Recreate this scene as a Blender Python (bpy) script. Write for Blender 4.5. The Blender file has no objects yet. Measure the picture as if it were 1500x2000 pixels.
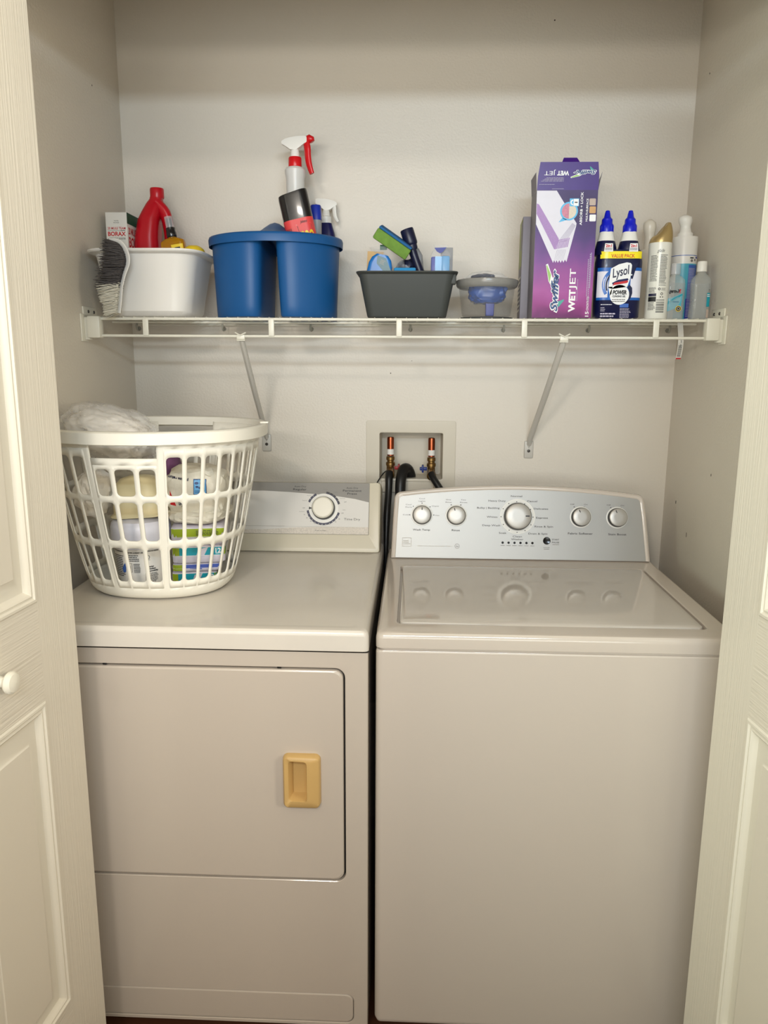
import bpy, bmesh, math, random
from mathutils import Vector, Matrix, noise
random.seed(7)
PI = math.pi
R = math.radians
sc = bpy.context.scene
C = sc.collection

# ---------------------------------------------------------------- camera
def make_camera():
    cx, cy, cz, yaw, pit, rol, f = 0.8107, -2.1997, 1.4413, -0.0397, 0.1975, 0.0058, 1481.8
    F = Vector((math.sin(yaw)*math.cos(pit), math.cos(yaw)*math.cos(pit), -math.sin(pit)))
    Rt = F.cross(Vector((0, 0, 1))).normalized(); U = Rt.cross(F)
    R2 = Rt*math.cos(rol) + U*math.sin(rol); U2 = -Rt*math.sin(rol) + U*math.cos(rol)
    cd = bpy.data.cameras.new('camera'); co = bpy.data.objects.new('camera', cd); C.objects.link(co)
    cd.sensor_fit = 'VERTICAL'; cd.sensor_height = 36.0; cd.lens = f*36/2000
    cd.clip_start = 0.02
    m = Matrix((R2, U2, -F)).transposed().to_4x4(); m.translation = (cx, cy, cz)
    co.matrix_world = m
    sc.camera = co
make_camera()

# ---------------------------------------------------------------- world, lights, exposure
w = bpy.data.worlds.new('world'); sc.world = w; w.use_nodes = True
w.node_tree.nodes['Background'].inputs[0].default_value = (0.9, 0.95, 1.0, 1)
w.node_tree.nodes['Background'].inputs[1].default_value = 0.15

def area(name, loc, target, size, size_y, power, col, spread=180):
    l = bpy.data.lights.new(name, 'AREA'); l.shape = 'RECTANGLE'; l.size = size; l.size_y = size_y
    l.energy = power; l.color = col; l.spread = R(spread)
    o = bpy.data.objects.new(name, l); C.objects.link(o); o.location = loc
    o.rotation_euler = (Vector(target) - Vector(loc)).to_track_quat('-Z', 'Y').to_euler()
    return o
area('ceiling_lamp', (0.30, -3.05, 2.36), (0.75, -0.9, 1.6), 0.24, 0.12, 13, (1.0, 0.92, 0.82), 150)
area('room_fill', (0.8, -3.8, 1.25), (0.8, -0.3, 2.6), 2.6, 0.8, 26, (0.93, 0.98, 0.96), 95)  # unseen soft fill, added to lift the upper closet walls
area('window_daylight', (1.05, -2.75, 2.00), (0.9, -0.3, 2.0), 0.8, 0.08, 15, (0.74, 0.88, 1.0), 120)
area('hall_lamp', (0.35, -2.75, 1.74), (0.8, -0.3, 1.95), 0.8, 0.08, 9, (1.0, 0.94, 0.86), 120)
area('left_window', (-1.5, -2.6, 1.55), (1.3, -0.5, 1.9), 0.7, 0.7, 32, (0.84, 1.0, 0.86), 130)
area('right_lamp', (2.9, -2.5, 1.7), (0.2, -0.6, 1.8), 0.4, 0.5, 28, (1.0, 0.90, 0.72), 140)

sc.view_settings.view_transform = 'Standard'
sc.view_settings.look = 'None'
sc.view_settings.gamma = 1
sc.view_settings.use_curve_mapping = False
sc.view_settings.exposure = -0.76
sc.cycles.use_denoising = True
sc.cycles.max_bounces = 12

# ---------------------------------------------------------------- materials
def lin(c):
    return tuple(((x/255)/12.92 if x/255 <= 0.04045 else ((x/255+0.055)/1.055)**2.4) for x in c)
def mat(name, rgb, rough=0.5, metal=0.0, coat=0.0, trans=0.0, ior=1.45, alpha=1.0, vary=0.03, vscale=6.0,
        bump=None, sss=0.0, spec=0.5, emit=None):
    m = bpy.data.materials.new(name); m.use_nodes = True
    nt = m.node_tree; b = nt.nodes['Principled BSDF']
    b.inputs['Roughness'].default_value = rough; b.inputs['Metallic'].default_value = metal
    b.inputs['Coat Weight'].default_value = coat; b.inputs['Coat Roughness'].default_value = 0.08
    b.inputs['Transmission Weight'].default_value = trans; b.inputs['IOR'].default_value = ior
    b.inputs['Alpha'].default_value = alpha
    b.inputs['Specular IOR Level'].default_value = spec
    if sss:
        b.inputs['Subsurface Weight'].default_value = sss
        b.inputs['Subsurface Radius'].default_value = (0.01, 0.01, 0.01)
        b.inputs['Subsurface Scale'].default_value = 0.5
    c = lin(rgb)
    tc = nt.nodes.new('ShaderNodeTexCoord')
    if vary:
        n = nt.nodes.new('ShaderNodeTexNoise'); n.inputs['Scale'].default_value = vscale; n.inputs['Detail'].default_value = 3
        nt.links.new(tc.outputs['Object'], n.inputs['Vector'])
        mx = nt.nodes.new('ShaderNodeMix'); mx.data_type = 'RGBA'
        mx.inputs[6].default_value = tuple(max(0, x*(1-vary)) for x in c)+(1,)
        mx.inputs[7].default_value = tuple(min(1, x*(1+vary)) for x in c)+(1,)
        nt.links.new(n.outputs[0], mx.inputs[0]); nt.links.new(mx.outputs[2], b.inputs['Base Color'])
    else:
        b.inputs['Base Color'].default_value = c+(1,)
    if bump:
        sx, sy, sz, st = bump[:4]
        mp = nt.nodes.new('ShaderNodeMapping'); mp.inputs['Scale'].default_value = (sx, sy, sz)
        n2 = nt.nodes.new('ShaderNodeTexNoise'); n2.inputs['Scale'].default_value = 1.0; n2.inputs['Detail'].default_value = 2.5
        bp = nt.nodes.new('ShaderNodeBump'); bp.inputs['Strength'].default_value = st; bp.inputs['Distance'].default_value = bump[4] if len(bump) > 4 else 0.001
        nt.links.new(tc.outputs['Object'], mp.inputs[0]); nt.links.new(mp.outputs[0], n2.inputs['Vector'])
        nt.links.new(n2.outputs[0], bp.inputs['Height']); nt.links.new(bp.outputs[0], b.inputs['Normal'])
    return m
def ramp_mat(name, axis, stops, rough=0.35, wob=0.25, wscale=9.0):
    # printed colours that run from one to another across the pack (Generated axis 0/1/2)
    m = bpy.data.materials.new(name); m.use_nodes = True
    nt = m.node_tree; b = nt.nodes['Principled BSDF']; b.inputs['Roughness'].default_value = rough
    b.inputs['Specular IOR Level'].default_value = 0.3
    tc = nt.nodes.new('ShaderNodeTexCoord'); sp = nt.nodes.new('ShaderNodeSeparateXYZ')
    nt.links.new(tc.outputs['Object'], sp.inputs[0])
    n = nt.nodes.new('ShaderNodeTexNoise'); n.inputs['Scale'].default_value = wscale
    nt.links.new(tc.outputs['Object'], n.inputs['Vector'])
    ma = nt.nodes.new('ShaderNodeMath'); ma.operation = 'MULTIPLY_ADD'
    lo, hi = stops[0][0], stops[-1][0]
    mr = nt.nodes.new('ShaderNodeMapRange'); mr.inputs[1].default_value = lo; mr.inputs[2].default_value = hi
    nt.links.new(sp.outputs[axis], mr.inputs[0])
    nt.links.new(n.outputs[0], ma.inputs[0]); ma.inputs[1].default_value = wob
    nt.links.new(mr.outputs[0], ma.inputs[2])
    s2 = nt.nodes.new('ShaderNodeMath'); s2.operation = 'SUBTRACT'; s2.inputs[1].default_value = wob*0.5
    nt.links.new(ma.outputs[0], s2.inputs[0])
    cr = nt.nodes.new('ShaderNodeValToRGB'); e = cr.color_ramp.elements
    while len(e) < len(stops): e.new(0.5)
    for i, (p, c) in enumerate(stops):
        e[i].position = (p-lo)/(hi-lo); e[i].color = lin(c)+(1,)
    nt.links.new(s2.outputs[0], cr.inputs[0]); nt.links.new(cr.outputs[0], b.inputs['Base Color'])
    return m

M = {}
def dm(k, *a, **kw): M[k] = mat(k, *a, **kw)
dm('wall_paint', (216, 208, 195), rough=0.50, vary=0.02, vscale=1.5, spec=0.9, bump=(170, 170, 170, 0.5, 0.0016))
dm('room_paint', (216, 204, 184), rough=0.6)
dm('ceiling_paint', (226, 212, 190), rough=0.8)
dm('floor_wood', (88, 54, 36), rough=0.45, vary=0.25, vscale=4)
dm('door_vertical_grain', (228, 221, 207), rough=0.42, vary=0.015, bump=(240, 240, 5, 0.6, 0.0014))
dm('door_horizontal_grain', (228, 221, 207), rough=0.42, vary=0.015, bump=(7, 7, 230, 0.9, 0.0018))
dm('door_panel_grain', (228, 221, 207), rough=0.42, vary=0.015, bump=(60, 60, 12, 0.35, 0.001))
dm('door_moulding', (232, 226, 212), rough=0.4, vary=0.01)
dm('knob_white', (238, 234, 220), rough=0.3, vary=0.01)
dm('appliance_white', (204, 193, 182), rough=0.16, coat=0.5, vary=0.015, vscale=3)
dm('appliance_shadow', (40, 38, 36), rough=0.6)
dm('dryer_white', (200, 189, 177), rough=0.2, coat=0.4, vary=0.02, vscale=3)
dm('dryer_top_lightened', (220, 213, 203), rough=0.25, coat=0.3, vary=0.05, vscale=9)  # dryer white lightened for the top, its brightness put into the colour
dm('lid_white', (205, 197, 188), rough=0.07, coat=0.6, vary=0.01)
dm('cream_trim', (198, 190, 170), rough=0.3, vary=0.01)
dm('yellowed_plastic', (204, 168, 108), rough=0.35, vary=0.04, vscale=30)
dm('panel_silver', (166, 164, 160), rough=0.42, metal=0.5, vary=0.01)
dm('plate_grey', (138, 134, 128), rough=0.5, vary=0.02)
dm('plate_white', (214, 210, 204), rough=0.45, vary=0.02)
dm('plate_worn', (205, 196, 184), rough=0.5, vary=0.3, vscale=260)
dm('knob_silver', (178, 174, 168), rough=0.38, metal=0.45, vary=0.01)
dm('knob_cream', (216, 211, 196), rough=0.25, vary=0.01)
dm('ring_white', (225, 222, 214), rough=0.3, vary=0)
dm('ink_dark', (48, 46, 46), rough=0.5, vary=0)
dm('ink_navy', (38, 38, 66), rough=0.4, vary=0)
dm('ink_grey', (120, 116, 112), rough=0.5, vary=0)
dm('ink_faint', (170, 162, 150), rough=0.5, vary=0)
dm('black_gloss', (14, 13, 15), rough=0.15, vary=0)
dm('black_rubber', (18, 17, 18), rough=0.4, vary=0.05)
dm('wire_white', (226, 222, 208), rough=0.3, vary=0.01)
dm('clip_clear', (200, 200, 190), rough=0.2, alpha=0.55, vary=0)
dm('bracket_grey', (196, 192, 184), rough=0.35, vary=0.02)
dm('screw_steel', (70, 66, 62), rough=0.35, metal=0.8, vary=0)
dm('box_plastic', (206, 198, 182), rough=0.4, vary=0.03, vscale=12)
dm('copper', (158, 80, 52), rough=0.28, metal=1.0, vary=0.15, vscale=30)
dm('brass', (150, 118, 72), rough=0.3, metal=0.9, vary=0.15, vscale=60)
dm('paper_label', (232, 229, 224), rough=0.5, vary=0.03)
dm('valve_red', (150, 30, 36), rough=0.4, vary=0)
dm('valve_blue', (30, 50, 120), rough=0.4, vary=0)
dm('tub_white', (236, 232, 226), rough=0.32, sss=0.1, vary=0.01)
dm('basket_white', (238, 234, 222), rough=0.35, vary=0.01)
dm('caddy_blue', (22, 84, 142), rough=0.44, vary=0.03, spec=0.45)
dm('tub_grey', (62, 65, 63), rough=0.55, vary=0.04)
dm('bristle_dark', (84, 79, 78), rough=0.4, vary=0.5, vscale=300)
dm('bristle_white', (222, 216, 200), rough=0.5, vary=0.1, vscale=300)
dm('red_plastic', (196, 16, 34), rough=0.3, sss=0.05, vary=0.02)
dm('red_bright', (208, 22, 30), rough=0.3, vary=0)
dm('red_label', (222, 70, 70), rough=0.4, vary=0.05)
dm('print_red', (196, 34, 40), rough=0.5, vary=0)
dm('print_green', (36, 92, 70), rough=0.5, vary=0)
dm('print_black', (26, 26, 28), rough=0.5, vary=0)
dm('print_white', (238, 238, 238), rough=0.5, vary=0)
dm('carton_white', (226, 222, 214), rough=0.55, vary=0.02)
dm('amber_liquid', (222, 160, 20), rough=0.12, trans=0.6, vary=0)
dm('yellow', (238, 204, 40), rough=0.45, vary=0.03)
dm('yellow_lysol', (246, 226, 40), rough=0.3, vary=0)
dm('orange_print', (206, 86, 20), rough=0.4, vary=0)
dm('clear_cap', (225, 225, 228), rough=0.1, alpha=0.35, vary=0)
dm('black_plastic', (24, 23, 26), rough=0.25, coat=0.5, vary=0)
dm('milky_plastic', (220, 218, 214), rough=0.3, sss=0.2, alpha=0.92, vary=0)
dm('white_plastic', (234, 231, 224), rough=0.3, vary=0.01)
dm('warm_white_plastic', (226, 218, 202), rough=0.3, vary=0.01)
dm('navy_plastic', (20, 22, 78), rough=0.3, vary=0.02)
dm('navy_dark', (22, 26, 54), rough=0.35, vary=0.05)
dm('blue_cap', (18, 30, 190), rough=0.28, vary=0.02)
dm('royal_blue', (24, 48, 160), rough=0.35, vary=0.05)
dm('grey_plastic', (150, 150, 152), rough=0.4, vary=0.02)
dm('sponge_green', (110, 146, 62), rough=0.9, vary=0.25, vscale=70, bump=(700, 700, 700, 0.6, 0.001))
dm('scrub_blue', (42, 104, 160), rough=0.95, vary=0.3, vscale=400, bump=(900, 900, 900, 0.9, 0.0012))
dm('sponge_blue', (44, 136, 192), rough=0.85, vary=0.08, vscale=200, bump=(900, 900, 900, 0.5, 0.001))
dm('teal_dark', (20, 84, 92), rough=0.3, vary=0.1)
dm('teal_blue', (24, 110, 186), rough=0.25, vary=0.2, vscale=30)
dm('cardboard', (200, 166, 116), rough=0.7, vary=0.08)
dm('clear_film', (225, 228, 232), rough=0.1, alpha=0.15, vary=0)
dm('clear_bottle', (205, 210, 208), rough=0.05, alpha=0.30, vary=0)
dm('clear_grey_tub', (150, 150, 148), rough=0.15, alpha=0.24, vary=0)
dm('clear_grey_rim', (150, 148, 142), rough=0.2, alpha=0.78, vary=0)
dm('gel', (165, 170, 172), rough=0.1, alpha=0.26, vary=0)
dm('blue_pack', (20, 84, 176), rough=0.25, vary=0.35, vscale=40)
dm('light_blue_pack', (96, 168, 222), rough=0.25, vary=0.1, vscale=40)
dm('dark_pack', (32, 36, 60), rough=0.3, vary=0.3, vscale=60)
dm('gold', (190, 164, 112), rough=0.3, metal=0.6, vary=0.02)
dm('can_white', (228, 226, 216), rough=0.25, vary=0.01)
dm('teal_label', (76, 168, 190), rough=0.35, vary=0.15, vscale=40)
dm('teal_strong', (20, 150, 170), rough=0.35, vary=0.05)
dm('blue_label', (60, 100, 180), rough=0.35, vary=0.1, vscale=60)
dm('blue_deep', (40, 54, 160), rough=0.35, vary=0.05)
dm('purple_flap', (60, 24, 116), rough=0.35, vary=0.12, vscale=30)
dm('pad_white', (222, 220, 230), rough=0.6, vary=0.03, vscale=60)
dm('pad_edge', (176, 170, 190), rough=0.6, vary=0)
dm('pad_purple', (170, 138, 190), rough=0.6, vary=0.1, vscale=400)
dm('logo_blue', (32, 66, 120), rough=0.4, vary=0)
dm('logo_green', (150, 190, 100), rough=0.4, vary=0.1, vscale=60)
dm('logo_teal', (70, 160, 150), rough=0.4, vary=0)
dm('sky_print', (90, 180, 226), rough=0.4, vary=0)
dm('pink_print', (200, 130, 150), rough=0.5, vary=0.3, vscale=300)
dm('beige_print', (216, 206, 188), rough=0.5, vary=0.1, vscale=300)
dm('wood_print', (200, 156, 104), rough=0.5, vary=0.1, vscale=200)
dm('stone_print', (186, 168, 156), rough=0.5, vary=0.1, vscale=200)
dm('box_side_grey', (128, 124, 134), rough=0.5, vary=0.05)
dm('olive_print', (150, 158, 84), rough=0.5, vary=0.1, vscale=20)
dm('lysol_navy', (8, 14, 58), rough=0.32, coat=0.1, vary=0.05)
dm('lysol_blue', (20, 92, 176), rough=0.35, coat=0.0, vary=0.2, vscale=40)
dm('cream_plastic', (224, 212, 172), rough=0.4, sss=0.1, vary=0.03)
dm('lavender_white', (222, 222, 234), rough=0.35, vary=0.01)
dm('bag_white', (242, 236, 226), rough=0.3, alpha=0.95, vary=0.08, vscale=12, bump=(38, 38, 38, 0.9, 0.006))
dm('bag_opaque', (226, 220, 204), rough=0.45, vary=0.05, vscale=12, bump=(50, 50, 50, 0.8, 0.004))
dm('bag_clear', (246, 244, 242), rough=0.14, alpha=0.30, vary=0.05, bump=(45, 45, 45, 0.9, 0.005))
dm('purple_fabric', (110, 70, 110), rough=0.7, vary=0.1)
dm('lime', (150, 170, 30), rough=0.4, vary=0.05)
dm('pack_lilac', (206, 200, 212), rough=0.3, vary=0.05, vscale=20)
dm('pack_blue', (70, 90, 170), rough=0.3, vary=0.1, vscale=30)
dm('green_item', (150, 160, 90), rough=0.5, vary=0.1)
dm('mark_dark', (60, 50, 44), rough=0.7, vary=0)

# ---------------------------------------------------------------- mesh helpers
class G:
    def __init__(s): s.v = []; s.f = []; s.m = []; s.mats = []
    def mi(s, k):
        if k not in s.mats: s.mats.append(k)
        return s.mats.index(k)
    def addmesh(s, vs, fs, k, T=None):
        o = len(s.v); i = s.mi(k)
        s.v += [tuple(T @ Vector(p)) if T else tuple(p) for p in vs]
        for f in fs: s.f.append([a+o for a in f]); s.m.append(i)
        return s
    def loft(s, loops, k, caps=(True, True), closed=True, T=None, ks=None):
        n = len(loops[0]); vs = [p for l in loops for p in l]; 
        for j in range(len(loops)-1):
            fs = []
            for i in range(n if closed else n-1):
                a = j*n+i; b = j*n+(i+1) % n
                fs.append([a, b, b+n, a+n])
            if j == 0:
                o = len(s.v); s.v += [tuple(T @ Vector(p)) if T else tuple(p) for p in vs]
            kk = s.mi(ks[j] if ks else k)
            for f in fs: s.f.append([x+o for x in f]); s.m.append(kk)
        if caps[0]: s.f.append([o+i for i in range(n)][::-1]); s.m.append(s.mi(ks[0] if ks else k))
        if caps[1]: s.f.append([o+(len(loops)-1)*n+i for i in range(n)]); s.m.append(s.mi(ks[-1] if ks else k))
        return s
    def box(s, x0, x1, y0, y1, z0, z1, k, bev=0.0, seg=2, T=None):
        bm = bmesh.new(); bmesh.ops.create_cube(bm, size=1)
        for v in bm.verts:
            v.co = Vector(((x0+x1)/2+v.co.x*(x1-x0), (y0+y1)/2+v.co.y*(y1-y0), (z0+z1)/2+v.co.z*(z1-z0)))
        if bev: bmesh.ops.bevel(bm, geom=bm.edges[:], offset=bev, segments=seg, profile=0.5, affect='EDGES')
        bm.verts.index_update()
        s.addmesh([v.co[:] for v in bm.verts], [[v.index for v in f.verts] for f in bm.faces], k, T); bm.free()
        return s
    def lathe(s, prof, k, n=32, T=None, caps=(True, True), sy=1.0, ks=None):
        s.loft([[(r*math.cos(2*PI*i/n), sy*r*math.sin(2*PI*i/n), z) for i in range(n)] for r, z in prof], k, caps, T=T, ks=ks)
        return s
    def tube(s, pts, r, k, n=10, smooth=0, caps=True, T=None, flat=1.0):
        P = [Vector(p) for p in pts]
        rr = r if isinstance(r, (list, tuple)) else [r]*len(P)
        if smooth:
            Q = []; q = []
            for i in range(len(P)-1):
                p0 = P[max(i-1, 0)]; p1 = P[i]; p2 = P[i+1]; p3 = P[min(i+2, len(P)-1)]
                for t in range(smooth):
                    t = t/smooth
                    Q.append(0.5*((2*p1)+(-p0+p2)*t+(2*p0-5*p1+4*p2-p3)*t*t+(-p0+3*p1-3*p2+p3)*t**3)); q.append(rr[i]*(1-t)+rr[i+1]*t)
            Q.append(P[-1]); q.append(rr[-1]); P = Q; rr = q
        up = None; loops = []
        for i, p in enumerate(P):
            d = (P[min(i+1, len(P)-1)]-P[max(i-1, 0)]).normalized()
            if up is None:
                up = d.orthogonal().normalized()
            up = (up - d*up.dot(d)).normalized(); sd = d.cross(up)
            loops.append([tuple(p+up*rr[i]*math.cos(2*PI*a/n)+sd*rr[i]*flat*math.sin(2*PI*a/n)) for a in range(n)])
        s.loft(loops, k, (caps, caps), T=T)
        return s
    def build(s, name, parent=None, org=(0, 0, 0), ang=32, loc=None, flat=False):
        me = bpy.data.meshes.new(name)
        o = Vector(org)
        me.from_pydata([tuple(Vector(p)-o) for p in s.v], [], s.f)
        for k in s.mats: me.materials.append(M[k])
        me.polygons.foreach_set('material_index', s.m)
        bm = bmesh.new(); bm.from_mesh(me)
        bmesh.ops.recalc_face_normals(bm, faces=bm.faces); bm.to_mesh(me); bm.free()
        me.polygons.foreach_set('use_smooth', [True]*len(me.polygons))
        me.set_sharp_from_angle(angle=R(ang))
        ob = bpy.data.objects.new(name, me); C.objects.link(ob)
        if parent is not None: ob.parent = parent
        if flat:
            wn = ob.modifiers.new('weighted_normals', 'WEIGHTED_NORMAL'); wn.keep_sharp = True; wn.weight = 80
        if loc: ob.location = loc
        return ob

def rr2(w, d, r, n=5, side=1):
    # rounded rectangle, counter-clockwise, half sizes w,d
    P = []
    for q, (cx, cy) in enumerate(((w-r, -d+r), (w-r, d-r), (-w+r, d-r), (-w+r, -d+r))):
        for i in range(n+1):
            a = -PI/2+q*PI/2+PI/2*i/n
            P.append((cx+r*math.cos(a), cy+r*math.sin(a)))
        if side > 1:
            nx = ((w-r, -d+r), (w-r, d-r), (-w+r, d-r), (-w+r, -d+r))[(q+1) % 4]
            a = -PI/2+(q+1)*PI/2
            e = (nx[0]+r*math.cos(a), nx[1]+r*math.sin(a)); st = P[-1]
            for j in range(1, side): P.append((st[0]+(e[0]-st[0])*j/side, st[1]+(e[1]-st[1])*j/side))
    return P
def rl(w, d, r, z, cx=0, cy=0, n=5, side=1): return [(cx+x, cy+y, z) for x, y in rr2(w, d, r, n, side)]
def ell(rx, ry, z, cx=0, cy=0, n=40, e=2.0):
    P = []
    for i in range(n):
        a = 2*PI*i/n; c, s_ = math.cos(a), math.sin(a)
        P.append((cx+rx*math.copysign(abs(c)**(2/e), c), cy+ry*math.copysign(abs(s_)**(2/e), s_), z))
    return P

_tc = {}
def text2d(s, bold=0.0, shear=0.0, space=1.0):
    key = (s, bold, shear, space)
    if key in _tc: return _tc[key]
    cu = bpy.data.curves.new('t', 'FONT'); cu.body = s; cu.size = 1.0; cu.offset = bold; cu.shear = shear
    cu.space_character = space; cu.resolution_u = 3; cu.align_x = 'CENTER'
    ob = bpy.data.objects.new('t', cu); C.objects.link(ob)
    bpy.context.view_layer.update()
    dg = bpy.context.evaluated_depsgraph_get()
    me = bpy.data.meshes.new_from_object(ob.evaluated_get(dg))
    vs = [tuple(v.co) for v in me.vertices]; fs = [list(p.vertices) for p in me.polygons]
    bpy.data.objects.remove(ob); bpy.data.curves.remove(cu); bpy.data.meshes.remove(me)
    _tc[key] = (vs, fs); return vs, fs

class D(G):
    """printed marks laid on a surface by f(u, v, offset)"""
    def __init__(s, f, step=0.0002): super().__init__(); s.fn = f; s.st = step
    def put(s, pts, fs, k, L): s.addmesh([s.fn(p[0], p[1], s.st*L) for p in pts], fs, k)
    def rect(s, u0, u1, v0, v1, k, L=1, nu=1, nv=1):
        pts = [(u0+(u1-u0)*i/nu, v0+(v1-v0)*j/nv) for j in range(nv+1) for i in range(nu+1)]
        s.put(pts, [[j*(nu+1)+i, j*(nu+1)+i+1, (j+1)*(nu+1)+i+1, (j+1)*(nu+1)+i] for j in range(nv) for i in range(nu)], k, L); return s
    def poly(s, pts, k, L=1): s.put(pts, [list(range(len(pts)))], k, L); return s
    def disc(s, u, v, r, k, L=1, n=24, sy=1.0, rot=0.0):
        c, q = math.cos(rot), math.sin(rot)
        s.poly([(u+r*math.cos(2*PI*i/n)*c-sy*r*math.sin(2*PI*i/n)*q, v+r*math.cos(2*PI*i/n)*q+sy*r*math.sin(2*PI*i/n)*c) for i in range(n)], k, L); return s
    def ring(s, u, v, r0, r1, k, L=1, a0=0, a1=2*PI, n=32):
        pts = []; fs = []
        for i in range(n+1):
            a = a0+(a1-a0)*i/n
            pts += [(u+r0*math.cos(a), v+r0*math.sin(a)), (u+r1*math.cos(a), v+r1*math.sin(a))]
        for i in range(n): fs.append([2*i, 2*i+1, 2*i+3, 2*i+2])
        s.put(pts, fs, k, L); return s
    def text(s, t, u, v, h, k='ink_dark', L=2, rot=0.0, bold=0.0, shear=0.0, w=None, align='C', space=1.0):
        vs, fs = text2d(t, bold, shear, space)
        if not vs: return s
        x0 = min(p[0] for p in vs); x1 = max(p[0] for p in vs)
        y0 = 0.0; sz = h/0.70
        sx = sz if w is None else w/(x1-x0)
        ox = (x0+x1)/2 if align == 'C' else (x0 if align == 'L' else x1)
        c, q = math.cos(rot), math.sin(rot); pts = []
        for p in vs:
            a = (p[0]-ox)*sx; b = p[1]*sz-h/2
            pts.append((u+a*c-b*q, v+a*q+b*c))
        s.put(pts, fs, k, L); return s
    def lines(s, u0, u1, v0, v1, n, k='ink_grey', L=2, duty=0.45, rag=0.25, words=True):
        # a block of print too small to read: broken hairlines
        dv = (v1-v0)/n
        for i in range(n):
            v = v1-dv*(i+0.5); e = u1-(u1-u0)*random.random()*rag
            if words:
                u = u0
                while u < e-1e-4:
                    wd = min((u1-u0)*random.uniform(0.08, 0.22), e-u)
                    s.rect(u, u+wd*0.86, v-dv*duty/2, v+dv*duty/2, k, L); u += wd
            else: s.rect(u0, e, v-dv*duty/2, v+dv*duty/2, k, L)
        return s

def plane_map(P0, U, V):
    P0 = Vector(P0); U = Vector(U).normalized(); V = Vector(V).normalized(); N = U.cross(V)
    return lambda u, v, o: tuple(P0+U*u+V*v+N*o)
def cyl_map(r, a0=-PI/2, cx=0, cy=0, rf=None):
    # arc length u around a cylinder, facing -Y at u = 0
    def f(u, v, o):
        q = rf(v) if rf else r
        a = a0+u/r
        return (cx+(q+o)*math.cos(a), cy+(q+o)*math.sin(a), v)
    return f
def rr_map(w, d, r, cx=0, cy=0):
    # arc length u around the front of a rounded box (front towards -Y)
    fl = w-r
    def f(u, v, o):
        if abs(u) <= fl: return (cx+u, cy-d-o, v)
        sg = 1 if u > 0 else -1
        t = (abs(u)-fl)/r
        if t < PI/2: return (cx+sg*(fl+(r+o)*math.sin(t)), cy-d+r-(r+o)*math.cos(t), v)
        return (cx+sg*(w+o), cy-d+r+(abs(u)-fl-r*PI/2), v)
    return f
def frame(P0, U, V):
    U = Vector(U).normalized(); V = Vector(V).normalized(); N = U.cross(V)
    m = Matrix((U, V, N)).transposed().to_4x4(); m.translation = P0; return m
def smooth_fn(t): return t*t*(3-2*t)

def thing(name, label, cat, loc=(0, 0, 0), rot=(0, 0, 0), group=None):
    o = bpy.data.objects.new(name, None); C.objects.link(o); o.location = loc; o.rotation_euler = rot
    o.empty_display_size = 0.05
    o['label'] = label; o['category'] = cat
    if group: o['group'] = group
    return o
def tag(o, label, cat, group=None):
    o['label'] = label; o['category'] = cat
    if group: o['group'] = group
    return o
def struct(o): o['kind'] = 'structure'; return o
def plabel(o, t): o['label'] = t; return o

def blob(k, rx, ry, rz, amp, sc_, seed, sub=4, sq=2.0, T=None, name=None, drop=None):
    """soft lumpy body with folds"""
    bm = bmesh.new(); bmesh.ops.create_icosphere(bm, subdivisions=sub, radius=1)
    for v in bm.verts:
        p = v.co.normalized()
        q = Vector([math.copysign(abs(c)**(2/sq), c) for c in p])
        n = noise.fractal(p*sc_+Vector((seed, seed*1.7, -seed)), 0.9, 2.1, 4)
        rdg = 1-abs(noise.noise(p*sc_*1.9+Vector((seed*3, 1, 2))))*1.6
        s_ = 1+amp*(n*0.8+(rdg-0.6)*0.7)
        v.co = Vector((q.x*rx*s_, q.y*ry*s_, q.z*rz*s_))
        if drop is not None and v.co.z < drop: v.co.z = drop+(v.co.z-drop)*0.05
    bm.verts.index_update(); g = G()
    g.addmesh([v.co[:] for v in bm.verts], [[v.index for v in f.verts] for f in bm.faces], k, T); bm.free()
    return g

# ================================================================ the setting
WX = 1.5372; CEIL = 2.44; YF = -0.86
def quad(name, pts, k):
    g = G(); g.addmesh(pts, [[0, 1, 2, 3]], k); return struct(g.build(name))
def slab(name, x0, x1, y0, y1, z0, z1, k):
    g = G(); g.box(x0, x1, y0, y1, z0, z1, k); return struct(g.build(name))

# back wall with a hole for the supply box
HX0, HX1, HZ0, HZ1 = 0.7101, 0.8924, 1.100, 1.235
g = G(); t = 0.10
g.box(-0.1, HX0, 0, t, 0, CEIL, 'wall_paint'); g.box(HX1, WX+0.1, 0, t, 0, CEIL, 'wall_paint')
g.box(HX0, HX1, 0, t, HZ1, CEIL, 'wall_paint'); g.box(HX0, HX1, 0, t, 0, HZ0, 'wall_paint')
struct(g.build('wall_back'))
slab('wall_left', -0.1, 0, YF, 0.1, 0, CEIL, 'wall_paint')
slab('wall_right', WX, WX+0.1, YF, 0.1, 0, CEIL, 'wall_paint')
slab('ceiling', -1.9, 3.5, -3.9, 0.1, CEIL, CEIL+0.05, 'ceiling_paint')
slab('floor', -1.9, 3.5, -3.9, 0.1, -0.05, 0, 'floor_wood')
g = G(); g.box(-1.9, 0.0, YF-0.09, YF, 0, CEIL, 'wall_paint'); g.box(WX, 3.5, YF-0.09, YF, 0, CEIL, 'wall_paint')
g.box(0.0, WX, YF-0.09, YF, 2.09, CEIL, 'wall_paint'); struct(g.build('wall_front'))
slab('wall_room_left', -1.95, -1.9, -3.9, YF, 0, CEIL, 'room_paint')
slab('wall_room_right', 3.5, 3.55, -3.9, YF, 0, CEIL, 'room_paint')
slab('wall_room_rear', -1.9, 3.5, -3.95, -3.9, 0, CEIL, 'room_paint')
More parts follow.
